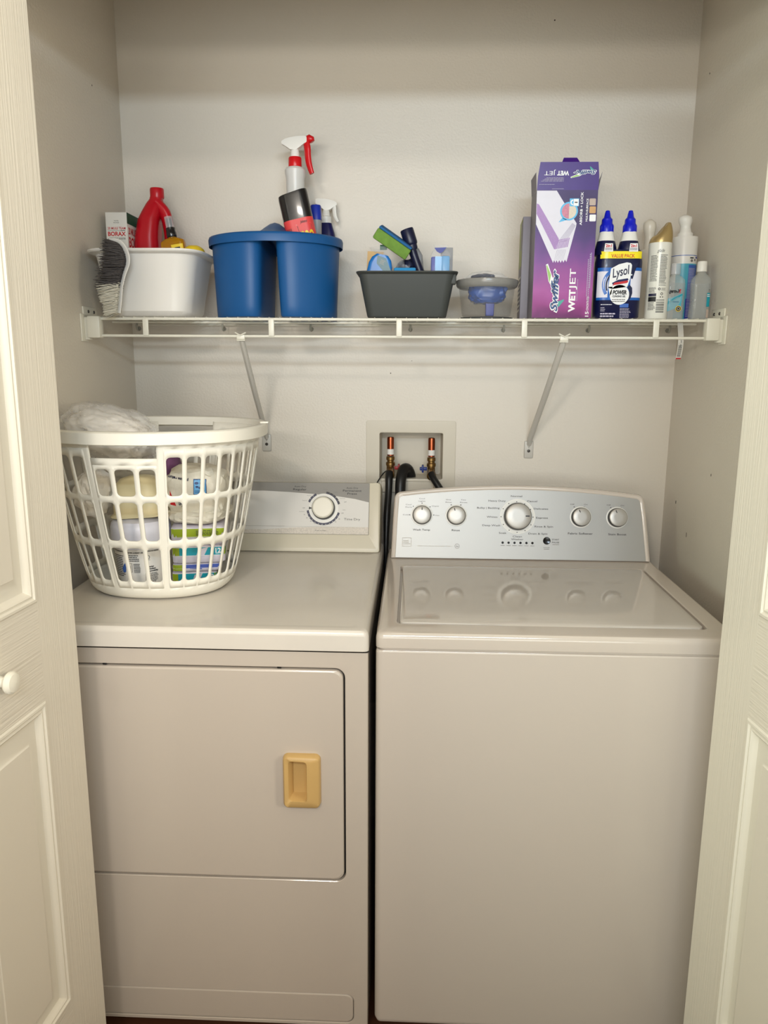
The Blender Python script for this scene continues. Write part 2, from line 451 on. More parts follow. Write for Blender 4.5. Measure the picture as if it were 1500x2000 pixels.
# small dark marks on the walls
g = G()
for (x, z, r) in ((0.74, 1.405, 0.0016), (0.80, 1.44, 0.001), (1.16, 2.31, 0.002)):
    g.lathe([(r, 0), (r*0.6, 0.0006)], 'mark_dark', 8, T=Matrix.Translation((x, 0.0, z)) @ Matrix.Rotation(R(90), 4, 'X'))
for (y, z, r) in ((-0.18, 2.105, 0.0022), (-0.03, 1.82, 0.0012)):
    g.lathe([(r, 0), (r*0.6, 0.0006)], 'mark_dark', 8, T=Matrix.Translation((0.0, y, z)) @ Matrix.Rotation(R(90), 4, 'Y'))
struct(g.build('trim_1'))
g = G()
for (y, z, a, b) in ((-0.10, 1.06, 0.0016, 0.004), (-0.33, 1.17, 0.001, 0.003), (-0.09, 2.15, 0.0016, 0.0016), (-0.2, 0.99, 0.001, 0.006)):
    g.box(WX-0.0006, WX, y-a, y+a, z-b, z+b, 'mark_dark')
struct(g.build('trim_2'))

# ---------------------------------------------------------------- bifold doors
def door_leaf(g, w, z0, z1, panels, st, T, th=0.032):
    """moulded leaf in local x (along leaf), z up, face towards +y"""
    def face(x0, x1, a, b, k):
        nx = max(1, int((x1-x0)/0.2)); 
        g.addmesh([(x0, 0, a), (x1, 0, a), (x1, 0, b), (x0, 0, b)], [[0, 1, 2, 3]], k, T)
    face(0, st, z0, z1, 'door_vertical_grain'); face(w-st, w, z0, z1, 'door_vertical_grain')
    zs = [z0]+[z for p in panels for z in p]+[z1]
    for i in range(0, len(zs), 2): face(st, w-st, zs[i], zs[i+1], 'door_horizontal_grain')
    prof = [(0, 0), (0.003, 0.0022), (0.007, 0.0024), (0.010, -0.0005), (0.012, -0.0005), (0.0145, 0.0008), (0.0175, -0.001),
            (0.0195, -0.0035), (0.024, -0.0085), (0.036, -0.0095), (0.052, -0.003), (0.056, -0.0005)]
    for a, b in panels:
        loops = []
        for i, dpt in prof:
            loops.append([(st+i, dpt, a+i), (w-st-i, dpt, a+i), (w-st-i, dpt, b-i), (st+i, dpt, b-i)])
        g.loft(loops, 'door_moulding', (False, False), T=T)
        i, dpt = prof[-1]
        g.addmesh([(st+i, dpt, a+i), (w-st-i, dpt, a+i), (w-st-i, dpt, b-i), (st+i, dpt, b-i)], [[0, 1, 2, 3]], 'door_panel_grain', T)
    # edges and back
    g.addmesh([(0, 0, z0), (w, 0, z0), (w, 0, z1), (0, 0, z1), (0, -th, z0), (w, -th, z0), (w, -th, z1), (0, -th, z1)],
              [[4, 5, 6, 7], [0, 4, 7, 3], [1, 2, 6, 5], [0, 1, 5, 4], [3, 7, 6, 2]], 'door_vertical_grain', T)
def bifold(name, ex, sgn, label_far):
    # front leaf from the track edge (ex,-.90), swinging out 5 degrees; sgn=+1 for the left pair
    t = R(5); w = 0.455
    root = bpy.data.objects.new(name, None); C.objects.link(root); root.location = (ex, -0.90, 0); root['kind'] = 'structure'
    U = Vector((-sgn*math.sin(t), -math.cos(t), 0)); N = Vector((sgn*math.cos(t), -math.sin(t)*1, 0))
    T = Matrix((U, N, Vector((0, 0, 1)))).transposed().to_4x4()
    g = G(); door_leaf(g, w, 0.02, 2.055, [(0.265, 0.865), (1.041, 1.93)], 0.111, Matrix.Identity(4))
    a = g.build('door_leaf', root); a.matrix_local = T
    # second leaf folded behind it
    p0 = Vector((0.03-ex if sgn > 0 else WX-0.03-ex, 0.0, 0)); p1 = U*w + Vector((-sgn*0.045, 0.0, 0))
    U2 = (p1-p0); U2.z = 0; U2.normalize(); N2 = Vector((-U2.y*sgn*-1, U2.x*sgn*-1, 0))
    if N2.x*sgn > 0: N2 = -N2
    T2 = Matrix((U2, N2, Vector((0, 0, 1)))).transposed().to_4x4(); T2.translation = p0
    b = g.build('door_leaf', root); b.matrix_local = T2
    return root, T, w
dl, TL, dw = bifold('door_1', 0.1934, 1, '')
g = G()
g.lathe([(0.0, 0.0), (0.010, 0.0), (0.009, 0.004), (0.0075, 0.010), (0.009, 0.014), (0.015, 0.018), (0.0178, 0.023), (0.0178, 0.028), (0.0145, 0.033), (0.008, 0.0355), (0.0, 0.0362)],
        'knob_white', 28, caps=(False, False), T=Matrix.Translation((0.2270, 0, 0.950)) @ Matrix.Diagonal((1.0, .80, 1.0, 1)) @ Matrix.Rotation(R(-90), 4, 'X'))
kb = g.build('door_knob', dl); kb.matrix_local = TL
dr, TR, _ = bifold('door_2', 1.359, -1, '')

# ================================================================ dryer
def arch(n): return n
def appliance_body(g, x0, x1, y0, y1, z0, z1, k, r=0.012, bot=0.012):
    cx, cy = (x0+x1)/2, (y0+y1)/2; w, d = (x1-x0)/2, (y1-y0)/2
    g.loft([rl(w-bot*0.6, d-bot*0.6, r*0.6, z0, cx, cy), rl(w-bot*.2, d-bot*.2, r*.9, z0+bot*.3, cx, cy), rl(w, d, r, z0+bot, cx, cy), rl(w, d, r, z1, cx, cy)], k)

DX0, DX1, DY, DYB = 0.040, 0.727, -0.8133, -0.09
dry = thing('clothes_dryer', 'older white clothes dryer with a square door, on the left under the laundry basket', 'dryer', ((DX0+DX1)/2, (DY+DYB)/2, 0))
O = dry.location[:]
def xz_loop(x0, x1, z0, z1, r, y, n=5, side=1):
    return [((x0+x1)/2+a, y, (z0+z1)/2+b) for a, b in rr2((x1-x0)/2, (z1-z0)/2, r, n, side)]
g = G()
g.box(DX0, DX1, DY+0.030, DYB, 0.03, 0.884, 'dryer_white', 0.004)
def front_with_hole(g, x0, x1, z0, z1, h, hr, r=0.001, ys=(0.0, 0.0), k='dryer_white'):
    outer = [(x0, z0), (x1, z0), (x1, z1), (x0, z1)]
    hl = xz_loop(h[0], h[1], h[2], h[3], hr, DY, 6)
    # outer loop with the same count: project the hole loop outwards on the rectangle
    n = len(hl); q = n//4; ol = []
    cs = [(x1, z0), (x1, z1), (x0, z1), (x0, z0)]
    for i in range(n): ol.append(None)
    for c in range(4):
        for i in range(q):
            X, Z = cs[c]; 
            ol[c*q+i] = (X, DY, Z)
    return ol, hl
def front_plate(g, x0, x1, z0, z1, h, hr, side_r):
    ol, hl = front_with_hole(g, x0, x1, z0, z1, h, hr)
    gr = [(a[0], DY+0.001, a[2]) for a in xz_loop(h[0]+.0012, h[1]-.0012, h[2]+.0012, h[3]-.0012, hr, DY, 6)]
    back = [(a[0], DY+0.014, a[2]) for a in gr]
    g.loft([ol, hl, gr, back], 'dryer_white', (False, False))
DOOR = (0.085, 0.6826, 0.3805, 0.8525); TOE = (0.075, 0.698, 0.036, 0.1093)
front_plate(g, DX0+.004, DX1-.004, 0.15, 0.884, DOOR, 0.020, 0)
front_plate(g, DX0+.004, DX1-.004, 0.03, 0.15, TOE, 0.016, 0)
for sx, xa in ((1, DX1), (-1, DX0)):
    g.loft([[(xa-sx*.004, DY, z), (xa-sx*.0012, DY+.0012, z), (xa, DY+.004, z), (xa, DY+.032, z)] for z in (0.03, 0.884)], 'dryer_white', (False, False), closed=False)
g.addmesh([(DX0+.004, DY, .03), (DX1-.004, DY, .03), (DX1-.004, DY+.03, .03), (DX0+.004, DY+.03, .03)], [[0, 1, 2, 3]], 'dryer_white')
g.box(DX0+.01, DX1-.01, DY+0.014, DY+0.031, 0.035, 0.88, 'appliance_shadow')
for fx in (DX0+.06, DX1-.06):
    for fy in (DY+.06, DYB-.06): g.lathe([(.018, 0.0), (.018, .03)], 'black_rubber', 12, T=Matrix.Translation((fx, fy, 0)))
g.build('cabinet', dry, O, flat=True)
# door
HB = (0.5565, 0.6315, 0.5555, 0.6695)
g = G(); x0, x1, z0, z1 = DOOR[0]+.0046, DOOR[1]-.0048, DOOR[2]+.0044, DOOR[3]-.0056
def dl_(i, y): return xz_loop(x0+i, x1-i, z0+i, z1-i, 0.018, DY+y, 6)
hl = [((HB[0]+HB[1])/2+a, DY-.001, (HB[2]+HB[3])/2+b) for a, b in rr2((HB[1]-HB[0])/2, (HB[3]-HB[2])/2, 0.010, 6)]
g.loft([dl_(0, .012), dl_(0, .0035), dl_(.0012, .0008), dl_(.004, -.001), dl_(.005, -.001), hl, [(a, b+.013, c) for a, b, c in hl]], 'dryer_white', (False, False))
door = g.build('door', dry, O, flat=True)
# yellowed pull: raised shell with a finger pocket
g = G(); xm, zm = (HB[0]+HB[1])/2, (HB[2]+HB[3])/2; hw, hh = (HB[1]-HB[0])/2, (HB[3]-HB[2])/2
def hlp(i, y, cx=xm, w=hw, h=hh, cz=zm, r=.011, skew=0.0):
    return [(cx+a, DY+y+skew*a, cz+b) for a, b in rr2(w-i, h-i, max(r-i, .003), 6)]
pk = (0.5675, 0.6055, 0.572, 0.6595)
pc, pz, pw, ph = (pk[0]+pk[1])/2, (pk[2]+pk[3])/2, (pk[1]-pk[0])/2, (pk[3]-pk[2])/2
g.loft([hlp(-.0005, -.0005), hlp(-.0005, -.003), hlp(.0010, -.0130), hlp(.0040, -.0165),
        hlp(0, -.0170, pc, pw, ph, pz, .007, -.05), hlp(.001, -.0150, pc, pw, ph, pz, .007),
        hlp(.003, .004, pc+.002, pw, ph, pz, .006), hlp(.006, .010, pc+.001, pw, ph, pz-.001, .006)], 'yellowed_plastic', (False, True))
hd = g.build('door_handle', door, ang=50, org=O); plabel(hd, 'yellowed plastic recessed pull')
for x in (0.205, 0.552):
    g = G(); g.box(x-.004, x+.004, DY-.0005, DY+.006, 0.8488, 0.8525, 'black_rubber', .001); g.build('door_bumper', dry, O)
# toe panel
g = G(); a, b, c, d = TOE
def tl(i, y): return xz_loop(a+.0022+i, b-.0022-i, c+.0022+i, d-.0022-i, .015, DY+y, 6)
g.loft([tl(0, .012), tl(0, .003), tl(.002, .0004), tl(.004, 0)], 'dryer_white', (False, True)); g.build('toe_panel', dry, O, flat=True)
# top
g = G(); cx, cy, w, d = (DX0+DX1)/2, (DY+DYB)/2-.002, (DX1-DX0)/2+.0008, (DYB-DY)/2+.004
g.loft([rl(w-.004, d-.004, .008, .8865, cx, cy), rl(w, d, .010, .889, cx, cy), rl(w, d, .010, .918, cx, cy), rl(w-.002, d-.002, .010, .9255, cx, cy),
        rl(w-.006, d-.006, .010, .9295, cx, cy), rl(w-.012, d-.012, .010, .9305, cx, cy), rl(w-.026, d-.026, .012, .9302, cx, cy), rl(w-.031, d-.031, .012, .9288, cx, cy)], 'dryer_top_lightened')
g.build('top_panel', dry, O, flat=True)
# console
P0 = (0, -.215, .9305); V = (0, .065, .186)
TD = frame(P0, (1, 0, 0), V); fd = plane_map(P0, (1, 0, 0), V)
g = G()
def uvl(u0, u1, v0, v1, r, o, n=4): return [((u0+u1)/2+p, (v0+v1)/2+q, o) for p, q in rr2((u1-u0)/2, (v1-v0)/2, r, n)]
pl0, pl1, pv0, pv1 = 0.052, 0.6895, 0.0489, 0.1905
g.loft([uvl(.0455, .7215, .0, .193, .004, -.09), uvl(.0455, .7215, .0, .193, .008, -.006), uvl(.048, .7195, .0015, .192, .008, .002), uvl(.0515, .7155, .012, .1915, .006, .0045),
        uvl(pl0-.001, pl1+.001, pv0-.001, pv1+.0005, .002, .0012), uvl(pl0, pl1, pv0, pv1, .002, 0.0)], 'cream_trim', (True, True), T=TD)
g.build('control_console', dry, O, flat=True)
g = D(fd)
g.rect(pl0, pl1, pv0, pv1, 'plate_grey', 2)
curve = [(0.052, .162), (0.30, .166), (0.40, .167), (0.47, .164), (0.54, .159), (0.60, .154), (0.65, .147), (0.6885, .138)]
g.poly([(0.052, .0695)]+[(0.6885, .0695)]+curve[::-1], 'plate_white', 3)
g.poly([(0.052, .0495), (0.6885, .0495), (0.6885, .0695), (0.56, .0690), (0.48, .0660), (0.40, .0600), (0.052, .058)], 'plate_worn', 3)
g.poly([(0.052, .058), (0.40, .0600), (0.48, .0660), (0.56, .0690), (0.052, .0695)], 'plate_white', 3)
g.addmesh([], [], 'plate_grey')
g.rect(.052, .46, .0695, .0700, 'ink_faint', 4)
TX = lambda px: .4986+(px-586)*.00141
TY = lambda py: .1765-(py-952)*.001367
g.text('Auto Dry', TX(586.5), TY(949.5), .0042, 'ink_dark', 4, w=.032); g.text('Regular', TX(586), TY(955.5), .0052, 'ink_dark', 4, bold=.01, w=.037)
g.text('Auto Dry', TX(688), TY(951.5), .0042, 'ink_dark', 4, w=.032); g.text('Permanent', TX(688), TY(957), .0052, 'ink_dark', 4, bold=.01, w=.051); g.text('Press', TX(688), TY(963), .0052, 'ink_dark', 4, bold=.01, w=.026)
g.text('Time Dry', TX(689), TY(1014.5), .0060, 'ink_dark', 4, w=.044)
g.text('Push to Start', TX(629), TY(1038), .0028, 'ink_dark', 4, w=.030)
kc = (.5652, .1202)
for t, dx, dy in (('Cool Down', -.037, .043), ('Wrinkle', -.020, .047), ('More Dry', .004, .052), ('Less Dry', .032, .045), ('Cool Down', .051, .028), ('OFF', .059, .018),
                  ('Very Dry', -.041, .035), ('Damp Dry', -.052, .021), ('OFF', -.054, .0), ('Cool Down', -.059, -.010), ('10', -.052, -.018), ('20', -.045, -.027), ('30', -.034, -.036), ('40', -.024, -.041),
                  ('50', -.006, -.045), ('60', .018, -.043), ('70', .034, -.037), ('80', .044, -.029), ('OFF', .052, -.013), ('COOL', .056, -.004)):
    g.text(t, kc[0]+dx, kc[1]+dy, .0022 if len(t) > 3 else .0028, 'ink_dark' if len(t) < 4 else 'ink_grey', 4)
for a0, a1 in ((15, 82), (118, 158), (188, 345)):
    n = max(2, int((a1-a0)/13)); st_ = (a1-a0)/n
    g.ring(kc[0], kc[1], .0405, .0432, 'ink_navy', 5, R(a0), R(a1))
    for i in range(n): g.ring(kc[0], kc[1], .0432, .0465, 'ink_navy' if a0 > 100 else 'ink_dark', 5, R(a0+i*st_+.8), R(a0+(i+1)*st_-.8), 6)
g.disc(kc[0], kc[1], .0405, 'ring_white', 5, 40)
g.poly([(kc[0]-.040, kc[1]+.004), (kc[0]-.040, kc[1]-.004), (kc[0]-.031, kc[1])], 'ink_dark', 6)
g.build('printed_plate', dry, O)
def knob(parent, T, r, h, k, base_k, name='knob', mark=None, skirt=None, org=O):
    g = G()
    pr = [(r*1.06, .0010), (r*1.04, h*.45), (r*1.0, h*.78), (r*.985, h*.80), (r*.95, h*.93), (r*.84, h), (r*.4, h*1.0)]
    g.lathe(pr, k, 40, T=T, ks=[base_k, base_k, base_k, k, k, k])
    if mark is not None:
        Tm = T @ Matrix.Rotation(mark, 4, 'Z')
        g.box(r*.52, r*.82, -r*.05, r*.05, h*.9, h*1.015, 'ink_dark', T=Tm)
    return g.build(name, parent, org, ang=25)
knob(dry, TD @ Matrix.Translation((kc[0], kc[1], .001)), .0300, .022, 'knob_cream', 'black_rubber')

# ================================================================ washer
WX0, WX1, WY = 0.7406, 1.4406, -0.8095; WYB = -0.12
was = thing('washing_machine', 'white top-loading washing machine with a silver control console, right of the dryer', 'washing machine', ((WX0+WX1)/2, (WY+WYB)/2, 0))
O2 = was.location[:]
cx, cy, w, d = (WX0+WX1)/2, (WY+WYB)/2, (WX1-WX0)/2, (WYB-WY)/2
g = G()
g.loft([rl(w-.010, d-.010, .006, .034, cx, cy), rl(w-.004, d-.004, .010, .037, cx, cy), rl(w, d, .014, .047, cx, cy), rl(w, d, .014, .884, cx, cy), rl(w-.002, d-.002, .014, .888, cx, cy), rl(w-.006, d-.006, .014, .889, cx, cy), rl(w-.006, d-.006, .014, .897, cx, cy)], 'appliance_white')
for fx in (WX0+.06, WX1-.06):
    for fy in (WY+.06, WYB-.06): g.lathe([(.018, 0.0), (.018, .036)], 'black_rubber', 12, T=Matrix.Translation((fx, fy, 0)))
g.build('cabinet', was, O2, flat=True)
LX0, LX1, LY0, LY1 = 0.780, 1.394, -0.757, -0.318
lcx, lcy, lw, ld = (LX0+LX1)/2, (LY0+LY1)/2, (LX1-LX0)/2, (LY1-LY0)/2
S_ = 16
g = G()
g.loft([rl(w-.004, d-.004, .012, .8915, cx, cy, 5, S_), rl(w, d, .015, .8935, cx, cy, 5, S_), rl(w, d, .015, .912, cx, cy, 5, S_), rl(w-.0018, d-.0018, .015, .919, cx, cy, 5, S_),
        rl(w-.0055, d-.0055, .015, .9235, cx, cy, 5, S_), rl(w-.012, d-.012, .016, .9255, cx, cy, 5, S_),
        rl(lw+.004, ld+.004, .016, .9262, lcx, lcy, 5, S_), rl(lw, ld, .014, .9250, lcx, lcy, 5, S_), rl(lw-.001, ld-.001, .014, .915, lcx, lcy, 5, S_)], 'appliance_white')
g.build('top_deck', was, O2, flat=True)
def dip(l, dz, dy):
    o = []
    for x, y, z in l:
        t = 0
        if y < LY0+.05 and .955 < x < 1.215: t = math.cos((x-1.085)/.13*PI/2)**.8
        o.append((x, y+dy*t, z-dz*t))
    return o
def lp(i, z, r=.012): return rl(lw-i, ld-i, r, z, lcx, lcy, 5, S_)
g = G()
g.loft([lp(.006, .9155), dip(lp(.0052, .921), .001, .005), dip(lp(.0065, .9258), .003, .006), dip(lp(.010, .9275), .003, .005), dip(lp(.018, .9282), .0015, .002), lp(.034, .9286), lp(.2, .9287, .01)], 'lid_white', (True, True))
g.build('lid', was, O2, flat=True)
P0 = Vector((0, -.25, .9275)); V = (0, .05, .19)
TW = frame(P0, (1, 0, 0), V); fw = plane_map(P0, (1, 0, 0), V)
def console_outline(i, o, n=26):
    # arched top, rounded shoulders
    P = []
    bl, br, tl_, tr, vt, va = .7515+i, 1.433-i, .7590+i, 1.4185-i, .1775-i, .1975-i
    r = .020-min(i, .008)
    P.append((bl, .0+i*.1)); P.append(((bl+br)/2, .0+i*.1)); P.append((br, .0+i*.1))
    for q in (0.25, .5, .75): P.append((br+(tr-br)*q*.9, (vt-r)*q))
    for a in range(0, 7):
        t = R(15*a); P.append((tr-r+r*math.cos(t), vt-r+r*math.sin(t)))
    for j in range(1, n):
        t = j/n; x = (tr-r)*(1-t)+(tl_+r)*t; q = (x-(tl_+tr)/2)/((tr-tl_)/2-r)
        P.append((x, vt+(va-vt)*(1-abs(q)**2.0)))
    for a in range(0, 7):
        t = R(90+15*a); P.append((tl_+r+r*math.cos(t), vt-r+r*math.sin(t)))
    for q in (.75, .5, .25): P.append((bl+(tl_-bl)*q*.9, (vt-r)*q))
    return [(a, b, o) for a, b in P]
g = G()
g.loft([console_outline(.002, -.085), console_outline(0, -.075), console_outline(0, -.006), console_outline(.002, -.001), console_outline(.006, .0015), console_outline(.0105, .001), console_outline(.0125, -.0005)],
       'appliance_white', (True, True), T=TW)
g.build('control_console', was, O2, flat=True)
g = G(); g.loft([console_outline(.0125, -.0004), console_outline(.0128, .0006)], 'panel_silver', (False, True), T=TW)
g.build('silver_fascia', was, O2, flat=True)
g = D(fw)
TX = lambda px: .8329+(px-824)*.001346
TY = lambda py: .1155-(py-1005)*.00136
def wt(t, px, py, h=.0044, k='ink_dark', w=None, bold=.0, L=5): g.text(t, TX(px), TY(py), h, k, L, bold=bold, w=w*.001346 if w else None)
for t, px, py, wd in (('Normal', 1009.5, 966.5, 22), ('Heavy Duty', 971.5, 976, 34), ('Casual', 1040, 976, 20), ('Bulky | Bedding', 954.5, 990, 44), ('Delicates', 1057.5, 990.5, 28),
                      ('Whites', 962, 1007.5, 21), ('Express', 1059.5, 1008, 23), ('Deep Wash', 960.5, 1024, 35), ('Rinse & Spin', 1063, 1025, 36), ('Soak', 983, 1038.5, 15), ('Drain & Spin', 1051.5, 1039, 37),
                      ('Clean', 1011.5, 1045, 18), ('Washer', 1011.5, 1050.5, 24)):
    wt(t, px, py, .0045, w=wd, bold=.008)
for t, px, py, wd, h in (('Wash Temp', 823.5, 1034.5, 34, .0048), ('Rinse', 891, 1034.5, 16, .0050), ('Fabric Softener', 1134, 1037.5, 48, .0050), ('Stain Boost', 1205.5, 1038, 35, .0050)):
    wt(t, px, py, h, w=wd, bold=.014)
for t, px, py, wd in (('Cool', 824, 973.5, 11), ('Lights', 824, 978.5, 13), ('Cool', 797.5, 985.5, 11), ('Darks', 798, 990.5, 13), ('Warm', 850, 988, 14), ('Cold', 792, 1005.5, 11), ('Hot', 854.5, 1006, 8),
                      ('One', 876, 975, 10), ('Rinse', 876.5, 980, 12), ('Two', 905.5, 975, 10), ('Rinses', 906, 980, 14), ('Off', 1118.5, 981, 8), ('On', 1144.5, 981, 7), ('Off', 1189, 981.5, 8), ('On', 1215.5, 982, 7)):
    wt(t, px, py, .0030, w=wd)
wt('START', 1086, 1050, .0038, w=14, bold=.01); wt('PAUSE', 1086, 1055.5, .0038, w=14, bold=.01); wt('CANCEL', 1068.5, 1065.5, .0018, w=13, bold=.01); g.lines(TX(1063), TX(1074), TY(1070), TY(1067.5), 1, 'ink_grey', 5, rag=0, words=False)
g.lines(TX(1080), TX(1093), TY(1061), TY(1058.5), 1, 'ink_grey', 5, rag=0)
dots = [(824, 982.5), (807, 989), (840, 989.5), (800, 1005.5), (847.5, 1005.5), (881.5, 985), (900.5, 985), (1122, 986), (1141.5, 986), (1193, 986.5), (1213, 986.5),
        (1010, 977.5), (994.5, 981), (1025.5, 981.5), (983.5, 991.5), (1037, 992), (979.5, 1007), (1042, 1007), (984, 1022), (1038, 1022), (995.5, 1033), (1026.5, 1033.5), (1011, 1037)]
for a, b in dots[:11]: g.disc(TX(a), TY(b), .0014, 'ink_dark', 5, 10)
kx = 1.0855; ky = .1140
g.ring(kx, ky, .030, .0465, 'ring_white', 4, n=48)
for a, b in dots[11:]: g.disc(TX(a), TY(b), .0014, 'ink_dark', 5, 10)
for i in range(6): 
    g.disc(TX(983+11.6*i), TY(1057.3), .0032, 'black_gloss', 4, 16)
    g.lines(TX(983+11.6*i-4), TX(983+11.6*i+4), TY(1064), TY(1061.5), 1, 'ink_grey', 4, rag=0)
g.lines(TX(816), TX(884), TY(1067), TY(1065), 1, 'ink_faint', 4, rag=0)
g.ring(TX(894), TY(1065.5), .0055, .0064, 'ink_grey', 4); g.text('he', TX(894), TY(1065.5), .0052, 'ink_grey', 4, shear=.4, bold=.01)
g.ring(TX(795), TY(1059), .0001, .0001, 'ink_faint', 4)
for a, b, c, e in ((786, 804, 1050.5, 1051.3), (786, 804, 1066.8, 1067.6), (786, 786.8, 1050.5, 1067), (803.2, 804, 1050.5, 1067)): g.rect(TX(a), TX(b), TY(e), TY(c), 'ink_faint', 4)
g.lines(TX(788), TX(802), TY(1064), TY(1055), 3, 'ink_faint', 4)
g.build('printed_legends', was, O2)
for kx_, mk in ((.8330, 90), (.9238, 108), (1.2510, 112), (1.3458, 112)):
    T = TW @ Matrix.Translation((kx_, .1145, .0008))
    gg = G(); gg.lathe([(.0285, 0), (.0285, .0012), (.0262, .0016)], 'ring_white', 40, T=T); gg.build('knob_ring', was, O2)
    knob(was, T @ Matrix.Translation((0, 0, .001)), .0238, .017, 'knob_silver', 'black_rubber', mark=R(mk), org=O2)
T = TW @ Matrix.Translation((kx, ky, .0008))
knob(was, T, .0345, .024, 'knob_silver', 'black_rubber', name='cycle_knob', mark=R(0), org=O2)
g = G(); g.lathe([(.0098, .0004), (.0098, .0020), (.0085, .0030), (.003, .0024)], 'black_gloss', 28, T=TW @ Matrix.Translation((TX(1068.8), TY(1052.5), 0)))
g.build('start_button', was, O2)

# ================================================================ wire shelf
SY0, SYB, SZ = -0.325, -0.014, 1.5420
sh = thing('wire_shelf', 'white ventilated wire shelf spanning the closet above the machines', 'shelf', (0.765, SYB, 1.53))
OS = sh.location[:]
g = G()
for y, z, r in ((SY0, SZ-.0052, .0036), (SY0+.002, 1.4965, .0034), (-0.17, SZ-.0060, .0031), (SYB, SZ-.0052, .0031)):
    g.tube([(0.010, y, z), (1.527, y, z)], r, 'wire_white', 10)
g.build('rail', sh, OS)
g = G(); n = 57
for i in range(n):
    x = .048+i*.0255
    g.tube([(x, SYB-.001, SZ-.0015), (x, SY0-.001, SZ-.0015), (x, SY0-.0036, SZ-.0035)], .00145, 'wire_white', 6)
cw = g.build('cross_wires', sh, OS)
for x in (.1535, .4613, .7700, 1.0690, 1.3790):
    g = G(); g.box(x-.0068, x+.0068, SY0-.0045, SY0+.0015, 1.4965, SZ-.004, 'wire_white', .0015); g.build('lip_post', sh, OS)
for sx, xa in ((1, 0.0), (-1, WX)):
    g = G(); X = lambda a: xa+sx*a
    a, b = sorted((X(.0135), X(.044)))
    g.box(a, b, SY0-.014, SY0+.012, 1.4905, 1.5425, 'wire_white', .003)
    a, b = sorted((X(0), X(.0042))); 
    g.box(a, b, SY0-.022, SY0+.016, 1.482, 1.548, 'wire_white', .0018)
    a, b = sorted((X(0.004), X(.016))); g.box(a, b, SY0-.008, SY0+.010, 1.486, 1.540, 'wire_white', .002)
    a, b = sorted((X(0), X(.004))); g.box(a, b, SY0-.006, SY0+.075, 1.543, 1.566, 'wire_white', .0018)
    br_ = g.build('end_bracket', sh, OS)
    for y in (SY0+.022, SY0+.055):
        g = G(); g.lathe([(.0042, 0), (.0034, .0016), (.001, .0018)], 'screw_steel', 10, T=Matrix.Translation((X(.004), y, 1.5545)) @ Matrix.Rotation(R(90*sx), 4, 'Y')); g.build('screw', br_, OS)
for x in (0.02, .265, .515, .795, 1.055, 1.29, 1.51):
    g = G(); g.tube([(x, -.0005, 1.5285), (x, -.006, 1.522), (x, -.016, 1.5245), (x, -.0185, 1.5345), (x, -.012, 1.5415)], .0030, 'clip_clear', 8, smooth=4); g.lathe([(.006, 0), (.0055, .004)], 'clip_clear', 12, T=Matrix.Translation((x, 0, 1.526)) @ Matrix.Rotation(R(90), 4, 'X'))
    g.build('wall_clip', sh, OS)
for n_, (xt, xb, zb, lab) in enumerate(((.3856, .3795, 1.212, 'grey-white diagonal shelf brace reaching the wall behind the laundry basket'), (1.1644, 1.1400, 1.200, 'grey-white diagonal shelf brace reaching the wall above the washing machine console'))):
    r_ = thing('shelf_brace', lab, 'shelf bracket', (xb, 0, zb), group='diagonal braces under the wire shelf')
    o_ = r_.location[:]
    g = G(); P = [(xt, SY0+.006, 1.4925), (xt, SY0+.014, 1.482), ((xt+xb)/2, (SY0-.008)/2, (1.48+zb+.02)/2), (xb, -.016, zb+.022), (xb, -.005, zb+.004)]
    g.tube(P, [.0045, .0066, .0070, .0068, .005], 'bracket_grey', 10, flat=1.15); g.build('brace_rod', r_, o_)
    g = G(); g.box(xt-.010, xt+.010, SY0-.003, SY0+.010, 1.4885, 1.5005, 'wire_white', .002)
    g.tube([(xt-.013, SY0-.003, 1.505), (xt, SY0-.006, 1.4985), (xt+.013, SY0-.003, 1.505)], .0016, 'wire_white', 6); g.tube([(xt-.010, SY0+.001, 1.487), (xt+.010, SY0+.001, 1.487)], .002, 'wire_white', 6); g.build('hook', r_, o_)
    g = G(); g.box(xb-.0130, xb+.0130, -.0045, 0.0, zb-.034, zb+.016, 'bracket_grey', .003); g.tube([(xb-.007, -.005, zb+.010), (xb, -.006, zb-.004), (xb+.007, -.005, zb+.010)], .0016, 'bracket_grey', 6)
    pt = g.build('foot_plate', r_, o_)
    g = G(); g.lathe([(.0046, 0), (.004, .0018), (.001, .0022)], 'screw_steel', 12, T=Matrix.Translation((xb, -.0045, zb-.013)) @ Matrix.Rotation(R(90), 4, 'X')); g.build('screw', pt, o_)

# ================================================================ water supply box
sb = thing('washer_supply_box', 'cream recessed wall box with two water valves between the machines', 'outlet box', (.80, 0, 1.08)); OB = sb.location[:]
g = G(); fx0, fx1, fz0, fz1 = .6705, .9300, 1.0600, 1.2705
def xzl(x0, x1, z0, z1, r, y): return [((x0+x1)/2+a, y, (z0+z1)/2+b) for a, b in rr2((x1-x0)/2, (z1-z0)/2, r, 4)]
g.loft([xzl(fx0, fx1, fz0, fz1, .006, 0), xzl(fx0, fx1, fz0, fz1, .006, -.0022), xzl(fx0+.002, fx1-.002, fz0+.002, fz1-.002, .005, -.0034),
        xzl(HX0-.004, HX1+.004, HZ0-.003, HZ1+.004, .006, -.0034), xzl(HX0-.001, HX1+.001, HZ0, HZ1+.001, .005, -.0026), xzl(HX0+.0005, HX1-.0005, HZ0+.0005, HZ1-.0005, .005, .001), xzl(HX0+.003, HX1-.003, HZ0+.003, HZ1-.003, .006, .088)], 'box_plastic', (False, True))
g.box(HX0+.004, HX1-.02, -.012, .002, HZ0-.006, HZ0+.003, 'box_plastic', .002)
g.box(HX0+.006, HX1-.024, -.010, -.003, fz0+.002, HZ0-.006, 'box_plastic', .002)
